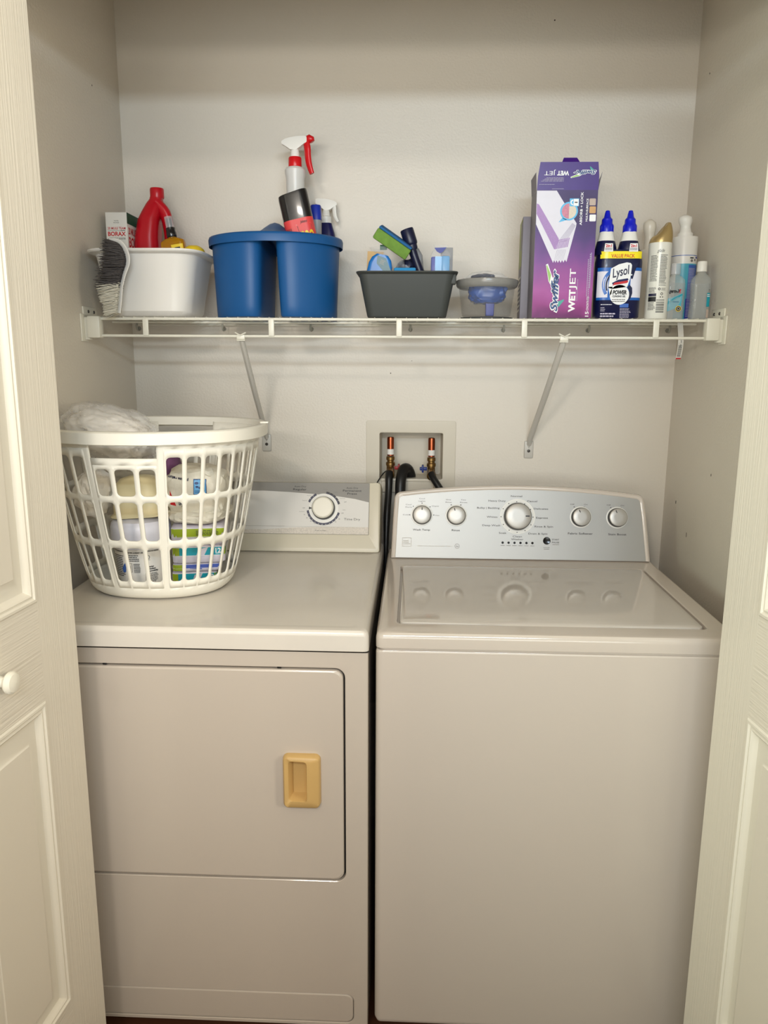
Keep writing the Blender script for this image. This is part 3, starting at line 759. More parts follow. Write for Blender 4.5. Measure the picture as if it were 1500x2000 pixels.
g.build('box_shell', sb, OB, flat=True)
def valve(x, tip, z0, lab_handle, hk, hx):
    y = .030
    g = G(); g.lathe([(.0100, z0), (.0100, tip-.004), (.0092, tip-.001), (.006, tip)], 'copper', 20, T=Matrix.Translation((x, y, 0))); p = g.build('hammer_arrestor', sb, OB)
    plabel(p, 'copper tube')
    g = G(); g.lathe([(.0104, 0), (.0104, .016)], 'paper_label', 20, T=Matrix.Translation((x, y, z0+.004)), caps=(False, False)); g.build('paper_band', p, OB)
    g = G(); T = Matrix.Translation((x, y, 0))
    zb = z0
    g.lathe([(.011, zb-.002), (.0125, zb-.004), (.0125, zb-.012), (.010, zb-.014), (.010, zb-.018), (.0135, zb-.020), (.0135, zb-.028), (.011, zb-.031), (.012, zb-.05), (.009, zb-.054)], 'brass', 12, T=T)
    g.lathe([(.009, 0), (.009, .03), (.0125, .032), (.0135, .040), (.0135, .050), (.010, .052)], 'brass', 16, T=Matrix.Translation((x, y, zb-.038)) @ Matrix.Rotation(R(105), 4, 'X'))
    v_ = g.build('valve', sb, OB)
    g = G(); g.box(min(x+hx*.012, x+hx*.034), max(x+hx*.012, x+hx*.034), y-.012, y-.002, zb-.040, zb-.030, hk, .002); g.box(min(x+hx*.022, x+hx*.028), max(x+hx*.022, x+hx*.028), y-.016, y+.008, zb-.046, zb-.024, hk, .002)
    plabel(g.build('valve_handle', v_, OB), lab_handle)
valve(.7405, 1.2206, 1.165, 'red handle', 'valve_red', 1)
valve(.8610, 1.2188, 1.163, 'blue handle', 'valve_blue', -1)
g = G(); g.tube([(.7385, -.020, 1.122), (.7385, -.034, 1.106), (.7380, -.045, 1.07), (.7345, -.075, 1.00), (.7335, -.100, .90), (.7335, -.115, .70), (.7335, -.110, .45)], [.0115, .0110, .0100, .0098, .0062, .0062, .0062], 'black_rubber', 12, smooth=6)
tag(g.build('hot_water_hose', None, (.7385, -.02, 1.10), loc=(.7385, -.02, 1.10)), 'black hose dropping straight down from the left copper valve', 'hose')
g = G(); g.tube([(.8600, -.020, 1.120), (.8680, -.036, 1.106), (.8860, -.050, 1.080), (.9050, -.060, 1.050), (.92, -.055, .98), (.93, -.04, .90)], .0100, 'black_rubber', 12, smooth=6)
tag(g.build('cold_water_hose', None, (.86, -.02, 1.10), loc=(.86, -.02, 1.10)), 'black hose slanting down to the right from the right copper valve', 'hose')
g = G(); g.tube([(.8020, .05, 1.085), (.7990, .035, 1.110), (.7900, .015, 1.1290), (.7790, -.012, 1.128), (.7725, -.034, 1.100), (.7715, -.045, 1.06), (.7720, -.055, 1.00), (.775, -.05, .85)], .0155, 'black_rubber', 14, smooth=6)
tag(g.build('drain_hose', None, (.79, 0, 1.10), loc=(.79, 0, 1.10)), 'thick black drain hose arching between the two copper valves', 'hose')
g = G(); g.tube([(.7340, .012, 1.125), (.722, -.005, 1.118), (.710, -.015, 1.102), (.700, -.020, 1.082), (.692, -.03, 1.04), (.69, -.05, .98)], .0018, 'black_rubber', 6, smooth=4)
tag(g.build('thin_cable', None, (.71, 0, 1.10), loc=(.71, 0, 1.10)), 'thin black cable curving left from the left valve', 'cable')

# ================================================================ shelf items
Z0 = SZ+.0003
# --- white basin with borax, jug, spray, sponge and brush
tb = thing('plastic_basin', 'white rectangular plastic basin at the left end of the wire shelf', 'basin', (.1500, -.215, Z0))
g = G(); W_, D_ = .151, .118
lo = [[(x*.885, y, z) for x, y, z in l_] for l_ in [rl(.100, .078, .040, .000), rl(.108, .086, .044, .004), rl(.1155, .094, .046, .014), rl(.122, .098, .048, .05), rl(.140, .111, .052, .140), rl(.1425, .113, .052, .1455),
      rl(.150, .121, .056, .1480), rl(.157, .128, .060, .1490), rl(.1600, .131, .062, .1520), rl(.1595, .1305, .062, .1555), rl(.156, .127, .060, .1565), rl(.148, .119, .055, .1560), rl(.1405, .111, .051, .152),
      rl(.119, .096, .046, .05), rl(.112, .090, .044, .014), rl(.10, .078, .040, .006)]]
g.loft(lo, 'tub_white'); g.build('basin_body', tb)
bx = thing('detergent_box', 'white box reading 20 MULE TEAM BORAX in the white basin', 'detergent box', (.048, -.2, Z0+.007), (0, 0, R(0)))
g = G(); g.box(0-.0275, .0275, -.0, .105, 0, .255, 'carton_white', .0008); b_ = g.build('carton', bx)
fm = plane_map((0, 0, 0), (1, 0, 0), (0, 0, 1)); g = D(fm)
g.text('WATER', 0, .2345, .0026, 'print_black', 1, w=.012); g.text('PACKAGED', 0, .2300, .0026, 'print_black', 1, w=.014)
g.text('20 MULE TEAM', 0, .2165, .0058, 'print_red', 1, w=.046, bold=.02); g.rect(-.023, .010, .2105, .2112, 'print_black'); g.text('BORAX', 0, .2030, .0098, 'print_red', 1, w=.046, bold=.03); g.rect(.010, .022, .2104, .2118, 'print_black')
g.text('DETERGENT BOOSTER', .001, .1915, .0045, 'print_black', 1, w=.042, bold=.01); g.lines(-.02, .02, .10, .18, 9, 'ink_grey', 1)
g.build('front_print', bx)
fm = plane_map((.0275, 0, 0), (0, 1, 0), (0, 0, 1)); g = D(fm)
g.rect(.0, .105, .238, .2548, 'print_green', 1); g.rect(0, .105, .228, .238, 'print_green', 1); g.text('20 MULE TEAM', .053, .212, .016, 'print_red', 1, w=.092, bold=.03); g.text('BORAX', .053, .185, .024, 'print_red', 1, w=.09, bold=.03)
g.lines(.01, .095, .10, .165, 5, 'ink_grey', 1); g.build('side_print', bx)

jg = thing('detergent_jug', 'red plastic jug with a red cap in the white basin', 'jug', (.1215, -.135, Z0+.007))
g = G()
def jl(rx, ry, z, cx=0): return [(cx+a, b, z) for a, b in rr2(rx, ry, min(rx, ry)*.75, 6)]
g.loft([jl(.047, .036, 0), jl(.050, .040, .006), jl(.050, .040, .10), jl(.0325, .038, .16, -.0155), jl(.030, .037, .20, -.0150), jl(.0265, .034, .245, -.009), jl(.024, .028, .268, 0), jl(.020, .021, .286, .006), jl(.0165, .0165, .297, .011), jl(.0162, .0162, .303, .0125)], 'red_plastic')
g.tube([(.010, 0, .285), (.032, 0, .262), (.0395, 0, .225), (.0405, 0, .18), (.036, 0, .13), (.030, 0, .085)], [.016, .0145, .0125, .0115, .0125, .016], 'red_plastic', 14, smooth=5, flat=1.4)
g.build('jug_body', jg, ang=60)
g = G(); g.lathe([(.0170, .300), (.0178, .303), (.0178, .3215), (.0165, .3245), (.0, .325)], 'red_plastic', 28, caps=(True, False), T=Matrix.Translation((.0135, 0, 0))); g.build('cap', jg)

ys = thing('spray_bottle', 'small amber spray bottle with a black pump in the white basin', 'spray bottle', (.2170, -.205, Z0+.036), (0, R(-9), 0))
g = G()
g.loft([rl(.028, .014, .008, 0), rl(.0305, .0165, .010, .004), rl(.0305, .0165, .010, .150), rl(.0290, .016, .010, .157), rl(.020, .0145, .009, .162), rl(.0105, .0105, .0100, .165), rl(.0105, .0105, .0100, .168)], 'amber_liquid'); g.build('bottle', ys)
g = D(rr_map(.0305, .0165, .010)); g.rect(-.002, .028, .03, .146, 'yellow', 1, 8, 1); g.rect(.006, .020, .120, .139, 'print_black', 2, 4, 1); g.text('INDOOR', .013, .133, .003, 'carton_white', 3, w=.011); g.text('PEST', .013, .1265, .003, 'carton_white', 3, w=.009); g.build('label', ys)
g = G(); g.lathe([(.0118, .166), (.0128, .168), (.0128, .178), (.0118, .180), (.0118, .189), (.0100, .190), (.0065, .191), (.0065, .200), (.0072, .201), (.0072, .212), (.004, .214)], 'black_plastic', 20); g.build('pump', ys)
g = G(); g.lathe([(.0104, .190), (.0104, .2145), (.0098, .2165), (.0, .217)], 'clear_cap', 20, caps=(False, False)); g.build('clear_cap', ys)
g = blob('yellow', .026, .030, .016, .05, 2, 3, 3)
tag(g.build('yellow_sponge', loc=(.2490, -.215, Z0+.164)), 'rounded yellow sponge showing above the right rim of the white basin', 'sponge')
g = G(); g.box(-.03, .03, -.03, .03, 0, .132, 'carton_white', .004)

# scrub brush hooked over the basin's front rim
br = thing('scrubbing_brush', 'scrub brush with dark bristles and white handle hanging on the white basin front', 'brush', (.1000, -.366, 1.588))
HP = [(-.006, 0, .122), (.016, 0, .116), (.029, 0, .096), (.031, 0, .074), (.022, 0, .050), (.0135, 0, .022), (.009, 0, -.008), (.0035, 0, -.040)]
g = G(); g.tube(HP, [.003, .0042, .0046, .0042, .0036, .0032, .0032, .003], 'tub_white', 10, smooth=5, flat=3.0); g.build('handle', br, ang=60)
def spl(t):
    P = [Vector(p) for p in HP]; t = t*(len(P)-1); i = min(int(t), len(P)-2); t -= i
    p0, p1, p2, p3 = P[max(i-1, 0)], P[i], P[i+1], P[min(i+2, len(P)-1)]
    return 0.5*((2*p1)+(-p0+p2)*t+(2*p0-5*p1+4*p2-p3)*t*t+(-p0+3*p1-3*p2+p3)*t**3)
def bristles(k, t0, t1, n, L0, L1, name, lab, r=.0011, dx=(-1, 0, -.05)):
    g = G()
    for i in range(n):
        t = random.uniform(t0, t1); p = spl(t); q = (t-t0)/(t1-t0)
        y = random.uniform(-.017, .017)
        d = Vector((dx[0], random.gauss(0, .13)+y*6, dx[2]+random.gauss(0, .13)+(.10 if t < .35 else 0))).normalized()
        L = L0+(L1-L0)*smooth_fn(q); L *= random.uniform(.88, 1.08)
        if k == 'bristle_dark': L = (.020+.036*math.sin(min(1, q*1.15+.12)*PI*.62))*random.uniform(.72, 1.12)
        a = p+Vector((0, y, 0)); e = a+d*L
        g.tube([a, a+d*L*.6, e], [r, r, r*.45], k, 3, caps=False)
    b = g.build(name, br, ang=180); b['kind'] = 'stuff'; plabel(b, lab)
bristles('bristle_dark', .10, .74, 1150, .04, .05, 'bristles', 'stiff dark bristles')
bristles('bristle_white', .68, 1.0, 650, .050, .030, 'bristles', 'soft white bristles', .0010, (-1, 0, -.22))

# --- blue caddy
cd = thing('cleaning_caddy', 'blue two-compartment plastic caddy holding spray bottles on the wire shelf', 'caddy', (.4530, -.190, Z0))
RX, RY, HZ = .162, .136, .192
def cup(sg, sc_, z, inset=0.0, n=30, rr=.012):
    # D-shaped plan: half of the ellipse with a flat, rounded inner side
    P = []; gx = .016+inset
    rx, ry = RX-inset, RY-inset
    a0 = math.asin(min(.999, 1))*0+math.acos(gx/rx)
    pts = []
    for i in range(n+1):
        a = -a0+2*a0*i/n
        pts.append((rx*math.cos(a), ry*math.sin(a)))
    # cut the two sharp corners
    q = 3; out = []
    p0, p1 = pts[0], pts[-1]
    core = pts[q:-q]
    def cor(c, a, b):
        return [((1-t)**2*a[0]+2*t*(1-t)*c[0]+t*t*b[0], (1-t)**2*a[1]+2*t*(1-t)*c[1]+t*t*b[1]) for t in (0.2, .4, .6, .8)]
    fl1 = (gx, p1[1]*.72); fl0 = (gx, p0[1]*.72)
    out = core+cor(p1, core[-1], fl1)+[fl1, (gx, p1[1]*.35), (gx, 0), (gx, p0[1]*.35), fl0]+cor(p0, fl0, core[0])
    cx = .084
    return [(sg*(cx+(x-cx)*sc_), y*sc_, z) for x, y in out]
for sg in (-1, 1):
    g = G()
    g.loft([cup(sg, .865, .002), cup(sg, .885, .006), cup(sg, .90, .03), cup(sg, .985, HZ-.012), cup(sg, .985, HZ, .003), cup(sg, .88, .03, .003), cup(sg, .85, .008, .003)], 'caddy_blue')
    # foot ring
    g.build('compartment', cd, ang=45)
def rel(k, z, n=64): return [((RX+k)*math.cos(2*PI*i/n), (RY+k)*math.sin(2*PI*i/n), z) for i in range(n)]
g = G()
g.loft([rel(-.002, HZ-.002), rel(.004, HZ-.001), rel(.0050, HZ-.016), rel(.0068, HZ-.018), rel(.0078, HZ-.002), rel(.006, HZ+.0035), rel(.001, HZ+.0050), rel(-.006, HZ+.0040), rel(-.009, HZ)], 'caddy_blue', (False, False))
g.build('rim', cd, ang=60)
g = G(); loops = []
for i in range(33):
    t = -1+2*i/32; y = t*(RY-.004); top = []; bot = []
    for j in range(17):
        x = (-1+j/8)*.085*(1-.35*abs(t)**2); z = HZ-.001+.044*math.exp(-(x/.040)**2)*math.exp(-(y/.085)**2)
        top.append((x, y, z+.002)); bot.append((x, y, z-.002))
    loops.append(top+bot[::-1])
g.loft(loops, 'caddy_blue'); g.build('handle', cd, ang=50)

def trig_head(g, kb, kt, z, sg=1, s=1.0):
    """trigger sprayer: nozzle towards -x*sg; trigger hangs on +x*sg"""
    T = Matrix.Translation((0, 0, z)) @ Matrix.Diagonal((1.12*s, s, .82*s, 1))
    def sec(x, a, b, w_): return [(sg*x, y, zz) for y, zz in ((-w_, a), (w_, a), (w_*1.0, (a+b)/2), (w_*.8, b), (-w_*.8, b), (-w_, (a+b)/2))]
    g.loft([sec(-.030, .040, .048, .006), sec(-.022, .034, .054, .008), sec(-.010, .023, .058, .009), (sec(.004, .022, .061, .009)), sec(.022, .040, .062, .0085), sec(.028, .044, .0605, .008)], kb, T=T)
    g.lathe([(.010, 0), (.010, .014), (.008, .026), (.008, .036)], kb, 16, T=T)
    return T
tr = thing('spray_bottle', 'tall translucent spray bottle with a white and red trigger in the blue caddy', 'spray bottle', (.4955, -.130, Z0+.009))
g = G(); g.lathe([(.026, 0), (.029, .004), (.029, .20), (.027, .245), (.0245, .275), (.0232, .300), (.0235, .345), (.0262, .356), (.0268, .366), (.0240, .371), (.016, .374), (.0125, .378)], 'milky_plastic', 32); g.build('bottle', tr)
g = G(); g.lathe([(.0165, .373), (.0172, .375), (.0168, .395), (.0155, .397)], 'red_bright', 28); g.build('collar', tr)
g = G(); trig_head(g, 'white_plastic', None, .396, 1, 1.0)
g.build('spray_head', tr)
g = G(); g.tube([(.028, 0, .4405), (.036, 0, .4420), (.043, 0, .4380), (.045, 0, .4340)], [.0055, .0085, .0085, .006], 'red_bright', 10, flat=1.2)
g.tube([(.029, 0, .438), (.032, 0, .420), (.033, 0, .400), (.036, 0, .380), (.043, 0, .358)], [.0062, .0075, .007, .0065, .0050], 'red_bright', 10, smooth=4, flat=1.5); g.build('trigger', tr, ang=60)

bk = thing('cleaner_bottle', 'black and red cleaner bottle leaning in the blue caddy', 'bottle', (.5640, -.210, Z0+.012), (0, R(-12.5), 0))
g = G(); ls = []
for z, sx_ in ((0, .9), (.004, 1), (.290, 1.0), (.298, .97)): ls.append([(a*1.0, b, z) for a, b in rr2(.0375*sx_, .021*sx_, .0200*sx_, 7)])
ls[2] = [(x, y, z+(x*.10)) for x, y, z in ls[2]]; ls[3] = [(x, y, z+x*.10) for x, y, z in ls[3]]
g.loft(ls, 'black_plastic'); g.build('bottle', bk)
g = D(rr_map(.0375, .021, .0200), .00025); g.rect(-.046, .046, .10, .234, 'red_label', 1, 24, 1)
g.poly([(-.004, .216), (.032, .216), (.032, .11), (.012, .11)], 'print_black', 2); g.text('GOO', .017, .190, .024, 'yellow', 3, w=.034, bold=.04)
g.text('Johnson', .014, .2250, .0066, 'print_black', 3, shear=.4, bold=.02, w=.018); g.rect(-.006, .030, .2192, .2198, 'carton_white', 2)
for i in range(6): g.rect(-.034+i*.0028, -.0328+i*.0028, .200, .214, 'ink_dark', 2)
g.build('label', bk)
gb = thing('cleaner_bottle', 'grey bottle with a flat royal blue cap behind the black bottle in the caddy', 'bottle', (.5500, -.150, Z0+.010))
g = G(); g.loft([jl(.014, .014, 0), jl(.014, .014, .252)], 'grey_plastic'); g.build('bottle', gb)
g = G(); g.loft([jl(.0147, .0147, .240), jl(.0135, .0135, .2735), jl(.0120, .0120, .2765)], 'royal_blue'); g.build('cap', gb)
wn = thing('spray_bottle', 'navy spray bottle with a white trigger head, standing behind the blue caddy', 'spray bottle', (.5640, -.042, Z0))
wn.scale = (1.0, .9, 1.035)
g = G(); g.loft([jl(.028, .020, 0), jl(.029, .021, .19), jl(.0235, .019, .225), jl(.015, .0145, .252)], 'navy_plastic'); g.build('bottle', wn)
g = G(); g.lathe([(.014, .252), (.014, .268), (.010, .270)], 'white_plastic', 20); trig_head(g, 'white_plastic', None, .268, -1, .88)
g.build('spray_head', wn)
g = G(); g.tube([(.020, 0, .305), (.022, 0, .290), (.024, 0, .270), (.032, 0, .256)], [.005, .005, .0045, .003], 'white_plastic', 8, smooth=4, flat=1.4); g.build('trigger', wn)

# --- grey tub with sponges and brush
gt = thing('plastic_tub', 'dark grey plastic tub full of sponges in the middle of the wire shelf', 'tub', (.7870, -.213, Z0))
g = G()
g.loft([rl(.091, .068, .016, 0), rl(.0965, .073, .018, .003), rl(.098, .075, .019, .008), rl(.1165, .090, .022, .102), rl(.1215, .095, .024, .105), rl(.1235, .097, .024, .1065), rl(.1228, .0965, .024, .1090), rl(.1150, .089, .022, .1088), rl(.0965, .074, .018, .010), rl(.08, .06, .016, .006)], 'tub_grey')
g.box(.105, .119, -.080, -.050, .080, .103, 'tub_grey', .003); g.build('tub_body', gt)
sp = thing('sponge', 'green and blue scouring sponge tilted on top of the dark grey tub', 'sponge', (.7510, -.235, Z0+.184), (R(14), R(33), R(6)))
g = G(); g.box(-.048, .048, -.030, .030, -.016, .0115, 'sponge_green', .004); g.build('foam', sp)
g = G(); g.box(-.047, .047, -.030, .030, .0115, .0175, 'scrub_blue', .0025); g.build('scouring_pad', sp)
wd = thing('dish_wand', 'navy dish wand with a round handle end sticking up out of the grey tub', 'brush', (.8360, -.222, Z0+.065), (0, R(-19), 0))
g = G(); g.tube([(0, 0, 0), (.0, 0, .05), (-.001, 0, .085), (-.002, 0, .112)], [.0120, .0108, .0098, .0110], 'navy_dark', 16, smooth=3); g.build('handle', wd)
g = G(); g.lathe([(.0115, .108), (.013, .112), (.0135, .120), (.0155, .122), (.0165, .126), (.0168, .158), (.0158, .160), (.014, .157)], 'navy_dark', 26); g.build('handle_cap', wd)
pb = thing('dish_brush', 'grey translucent brush head leaning behind the navy dish wand', 'brush', (.8300, -.17, Z0+.075), (0, R(-14), 0))
g = G(); g.loft([jl(.010, .008, 0), jl(.012, .01, .06), jl(.016, .010, .085), jl(.010, .008, .105)], 'grey_plastic'); g.build('brush_head', pb)
g = G(); g.tube([(.006, -.004, .06), (.014, -.006, .035), (.018, -.006, .012)], .002, 'black_rubber', 6); g.build('strap', pb)
g = G(); 
g.loft([[(a*(.020+.022*t)*1.0+(-.030*t), b*(.014+.010*t)+.0, .075*t) for a, b in [(math.cos(2*PI*i/20), math.sin(2*PI*i/20)) for i in range(20)]] for t in (0, .25, .5, .75, 1)], 'clear_film', (True, False))
tag(g.build('clear_plastic_bag', loc=(.7640, -.225, Z0+.098)), 'clear plastic wrapper bunched beneath the green sponge in the grey tub', 'bag')
bp_ = thing('packaged_scrubber', 'teal and blue packaged scrubber on a brown card at the left of the grey tub', 'packaged scrubber', (.7150, -.245, Z0+.100))
g = G(); g.box(-.030, .010, .010, .012, -.02, .062, 'cardboard', .0005, T=Matrix.Rotation(R(3), 4, 'Y')); g.build('backing_card', bp_)
g = G(); g.box(.004, .022, .008, .010, .066, .078, 'print_green', .0005); plabel(g.build('hang_tab', bp_), 'dark green tab')
g = G(); g.loft([[(x, -.006+y*.5, z) for x, y in rr2(a, .018, .010, 5)] for a, z in ((.028, -.03), (.030, .0), (.029, .030), (.024, .044), (.014, .0535))], 'teal_blue', T=Matrix.Rotation(R(12), 4, 'Y')); g.build('scrubber', bp_)
g = D(plane_map((-.006, -.0160, 0), (1, 0, -.45), (.45, 0, 1))); g.poly([(-.016, .048), (.006, .050), (.036, .022), (.034, .010), (-.010, .030)], 'teal_dark', 1); g.lines(-.004, .008, .032, .044, 4, 'ink_faint', 2); g.build('label', bp_)
g = G(); g.box(-.0265, .0265, -.016, .016, -.012, .010, 'sponge_blue', .003)
tag(g.build('blue_sponge', loc=(.7820, -.278, Z0+.108)), 'bright blue sponge just above the front rim of the grey tub', 'sponge')
g = blob('dark_pack', .026, .015, .020, .25, 3, 5, 3)
tag(g.build('wrapped_pad', loc=(.7840, -.200, Z0+.128)), 'dark crumpled film wrapped pad in the grey tub, behind the bright blue sponge', 'wrapped pad')
bb = thing('wrapped_sponges', 'pair of blue sponges in clear film at the right of the grey tub', 'wrapped sponges', (.8690, -.245, Z0+.090))
g = G(); g.box(-.024, -.001, -.014, .012, -.03, .058, 'royal_blue', .004); g.box(.001, .022, -.014, .012, -.03, .060, 'light_blue_pack', .004); g.build('sponge_pair', bb)
g = D(plane_map((0, -.0142, 0), (1, 0, 0), (0, 0, 1))); g.rect(-.014, .002, .018, .058, 'light_blue_pack', 2); g.build('printed_label', bb)
g = G(); g.loft([rl(.026, .018, .006, -.03), rl(.0265, .018, .006, .058), rl(.020, .012, .005, .072), rl(.014, .004, .002, .082), rl(.018, .002, .001, .086)], 'clear_film'); g.build('film_wrap', bb)
g = G(); g.poly = None
g = D(plane_map((0, -.0125, 0), (1, 0, 0), (0, .2, 1))); g.poly([(-.016, .082), (.014, .083), (.005, .072), (-.002, .068), (-.010, .073)], 'royal_blue', 3); g.build('printed_header', bb)
g = G(); g.box(.0, .030, .010, .012, -.02, .082, 'grey_plastic', .0008); g.build('backing_card', bb)

# --- clear round tub
ct = thing('clear_food_tub', 'smoky clear round tub with blue packets inside, right of the grey tub', 'container', (.9870, -.212, Z0+.006))
g = G(); g.lathe([(.056, 0), (.0605, .004), (.062, .012), (.0685, .060), (.0700, .072)], 'clear_grey_tub', 48, caps=(True, False)); g.build('tub_wall', ct)
g = G(); g.lathe([(.0700, .070), (.0745, .073), (.0765, .077), (.0775, .084), (.0770, .089), (.074, .0905), (.0705, .0895), (.069, .086), (.0690, .072)], 'clear_grey_rim', 48, caps=(False, False)); g.build('rim', ct)
g = G(); g.lathe([(.070, 0), (.072, .001), (.072, .0035), (.066, .0050), (.02, .005)], 'tub_grey', 44)
tag(g.build('container_lid', loc=(.9870, -.212, Z0)), 'dark round lid lying flat beneath the smoky clear tub', 'lid')
g = blob('blue_pack', .046, .036, .028, .14, 2.6, 71, 4, 3.0)
tag(g.build('blue_packet', loc=(.9890, -.212, Z0+.067)), 'blue film packet inside the smoky clear tub', 'packet')
g = G(); g.loft([rl(.010, .010, .002, .0), rl(.011, .011, .002, .030)], 'royal_blue')
tag(g.build('blue_block', loc=(.9950, -.215, Z0+.010)), 'short dark blue block under the packet in the smoky clear tub', 'block')
g = blob('clear_film', .050, .030, .015, .30, 3, 8, 3)
wr = thing('wrapped_packet', 'crumpled clear wrapper with dark print on top of the smoky clear tub', 'packet', (.985, -.215, Z0+.103))
g.build('film', wr)
g = blob('dark_pack', .030, .018, .0085, .35, 3, 9, 3, T=Matrix.Translation((-.008, -.004, .0))); g.build('printed_pack', wr)

# --- tall purple carton of pads, lid flaps open
sw = thing('mop_pad_box', 'tall purple carton of wet mop pads with open flaps on the wire shelf', 'box', (1.1560, -.320, Z0))
w_, d_, h_ = .0703, .080, .2865
M['purple_art'] = ramp_mat('purple_art', 2, [(0.0, (104, 22, 92)), (.02, (146, 52, 126)), (.06, (164, 78, 150)), (.14, (118, 66, 138)), (.19, (80, 56, 116)), (.24, (62, 52, 88)), (.287, (76, 64, 106))], wob=.34, wscale=14)
g = G(); g.box(-w_, w_, 0, d_, 0, h_, 'box_side_grey', .0006)
g.build('carton', sw)
fs = plane_map((-w_, -.0003, 0), (1, 0, 0), (0, 0, 1)); g = D(fs)
W = 2*w_
g.rect(.0004, W-.0004, 0.0004, h_, 'purple_art', 1, 1, 1)
def q(x, y):
    v = (1830-y)/1380*h_; xl = 155+63*(1830-y)/1380; wdt = 640+14*(1830-y)/1380
    return ((x-xl)/wdt*W, v)
def P_(pts, k, L): g.poly([q(*p) for p in pts], k, L)
P_([(100+118, 455), (430, 455), (640, 800), (636, 830), (532, 1215), (515, 1190), (500, 1222), (485, 1195), (470, 1225), (455, 1195), (440, 1225), (425, 1195), (415, 1225), (400, 1195), (388, 1225), (207, 810), (214, 560)], 'pad_white', 2)
for i in range(7): 
    dx = i*15; g.poly([q(*p) for p in [(435+dx, 1005-i*2), (440+dx, 1005-i*2), (600+dx*.35, 800+i*4), (596+dx*.35, 797+i*4)]], 'pad_edge', 3)
    g.poly([q(*p) for p in [(402+dx, 1195), (405+dx, 1195), (437+dx, 1080), (433+dx, 1080)]], 'pad_edge', 3)
P_([(217, 590), (240, 600), (450, 965), (418, 1078), (400, 1078), (213, 700)], 'pad_purple', 3)
for i in range(8): P_([(432+i*16, 1075-i*3), (422+i*16, 1075-i*3), (446+i*16, 975-i*3), (456+i*16, 975-i*3)], 'pad_purple', 4)
c0 = q(560, 672); g.disc(c0[0], c0[1], .0205, 'sky_print', 4, 30); P_([(490, 740), (540, 765), (448, 790)], 'sky_print', 4)
g.disc(c0[0], c0[1], .0168, 'beige_print', 5, 30); g.poly([(c0[0]+.0166*math.cos(R(a)), c0[1]+.0166*math.sin(R(a))) for a in range(90, 275, 12)], 'pink_print', 6)
l0 = q(622, 580); g.rect(l0[0]-.012, l0[0]+.0095, l0[1]-.0085, l0[1]+.0085, 'sky_print', 6); g.rect(l0[0]-.003, l0[0]+.0085, l0[1]-.0075, l0[1]+.0075, 'print_white', 7)
g.ring(l0[0]-.004, l0[1], .0035, .0062, 'print_white', 7, R(90), R(270), 12); g.rect(l0[0]-.0005, l0[0]+.006, l0[1]-.0012, l0[1]+.0012, 'ink_dark', 8)
a = q(692, 645); g.text('ABSORB + LOCK', a[0], a[1], .0054, 'print_white', 3, rot=R(90), w=.073, bold=.02)
a = q(752, 660); g.text('MULTI-SURFACE', a[0], a[1], .0044, 'print_white', 3, rot=R(90), w=.050, bold=.02)
for yy, k in ((575, 'stone_print'), (658, 'wood_print'), (744, 'print_white')):
    a = q(811, yy); pts = [(a[0]+x, a[1]+y) for x, y in rr2(.0073, .0075, .002, 3)]; g.poly(pts, k, 3)
def logo(D_, u, v, rot, s, L=3):
    c, q_ = math.cos(rot), math.sin(rot)
    def loc(pts): return [(u+(a*c-b*q_)*s, v+(a*q_+b*c)*s) for a, b in pts]
    D_.poly(loc([(-.016, -.010), (.020, .014), (.056, .0215), (.058, .017), (.030, .006), (.010, -.010)]), 'print_white', L)
    D_.poly(loc([(.016, .012), (.054, .0205), (.055, .0185), (.034, .009)]), 'logo_green', L+1)
    D_.poly(loc([(-.036, -.010), (-.022, -.0215), (-.018, -.0225), (-.024, -.006)]), 'logo_teal', L+1)
    D_.text('Swiffer', u, v, .0150*s, 'print_white', L+2, rot=rot, w=.096*s, bold=.085, shear=.35)
    D_.text('Swiffer', u, v, .0150*s, 'logo_blue', L+3, rot=rot, w=.090*s, bold=.028, shear=.35)
a = q(402, 1530); logo(g, a[0], a[1], R(90), 1.06)
a = q(588, 1640); g.text('WET', a[0], a[1], .0140, 'print_white', 4, rot=R(90), w=.052, bold=.045); a = q(597, 1402); g.text('JET', a[0], a[1], .0140, 'print_white', 4, rot=R(90), w=.048, bold=.008)
a = q(748, 1785); g.text('15', a[0], a[1], .0078, 'print_white', 4, rot=R(90), w=.012, bold=.02)
a = q(757, 1670); g.text('CONCENTRATED', a[0], a[1], .0050, 'print_white', 4, rot=R(90), w=.032, bold=.01)
for xx, y0_, y1_ in ((757, 1590, 1180), (775, 1640, 1120), (790, 1500, 1110)):
    a = q(xx, (y0_+y1_)/2); b0 = q(xx, y0_)[1]; b1 = q(xx, y1_)[1]
    n = 22
    for i in range(n): g.rect(a[0]-.0009, a[0]+.0009, b0+(b1-b0)*i/n, b0+(b1-b0)*(i+.72)/n, 'pad_edge', 4)
b0 = q(640, 1640)[1]; b1 = q(640, 1400)[1]; a = q(648, 1500)
for i in range(16): g.rect(a[0]-.0006, a[0]+.0006, b0+(b1-b0)*i/16, b0+(b1-b0)*(i+.7)/16, 'pad_edge', 4)
g.build('front_artwork', sw)
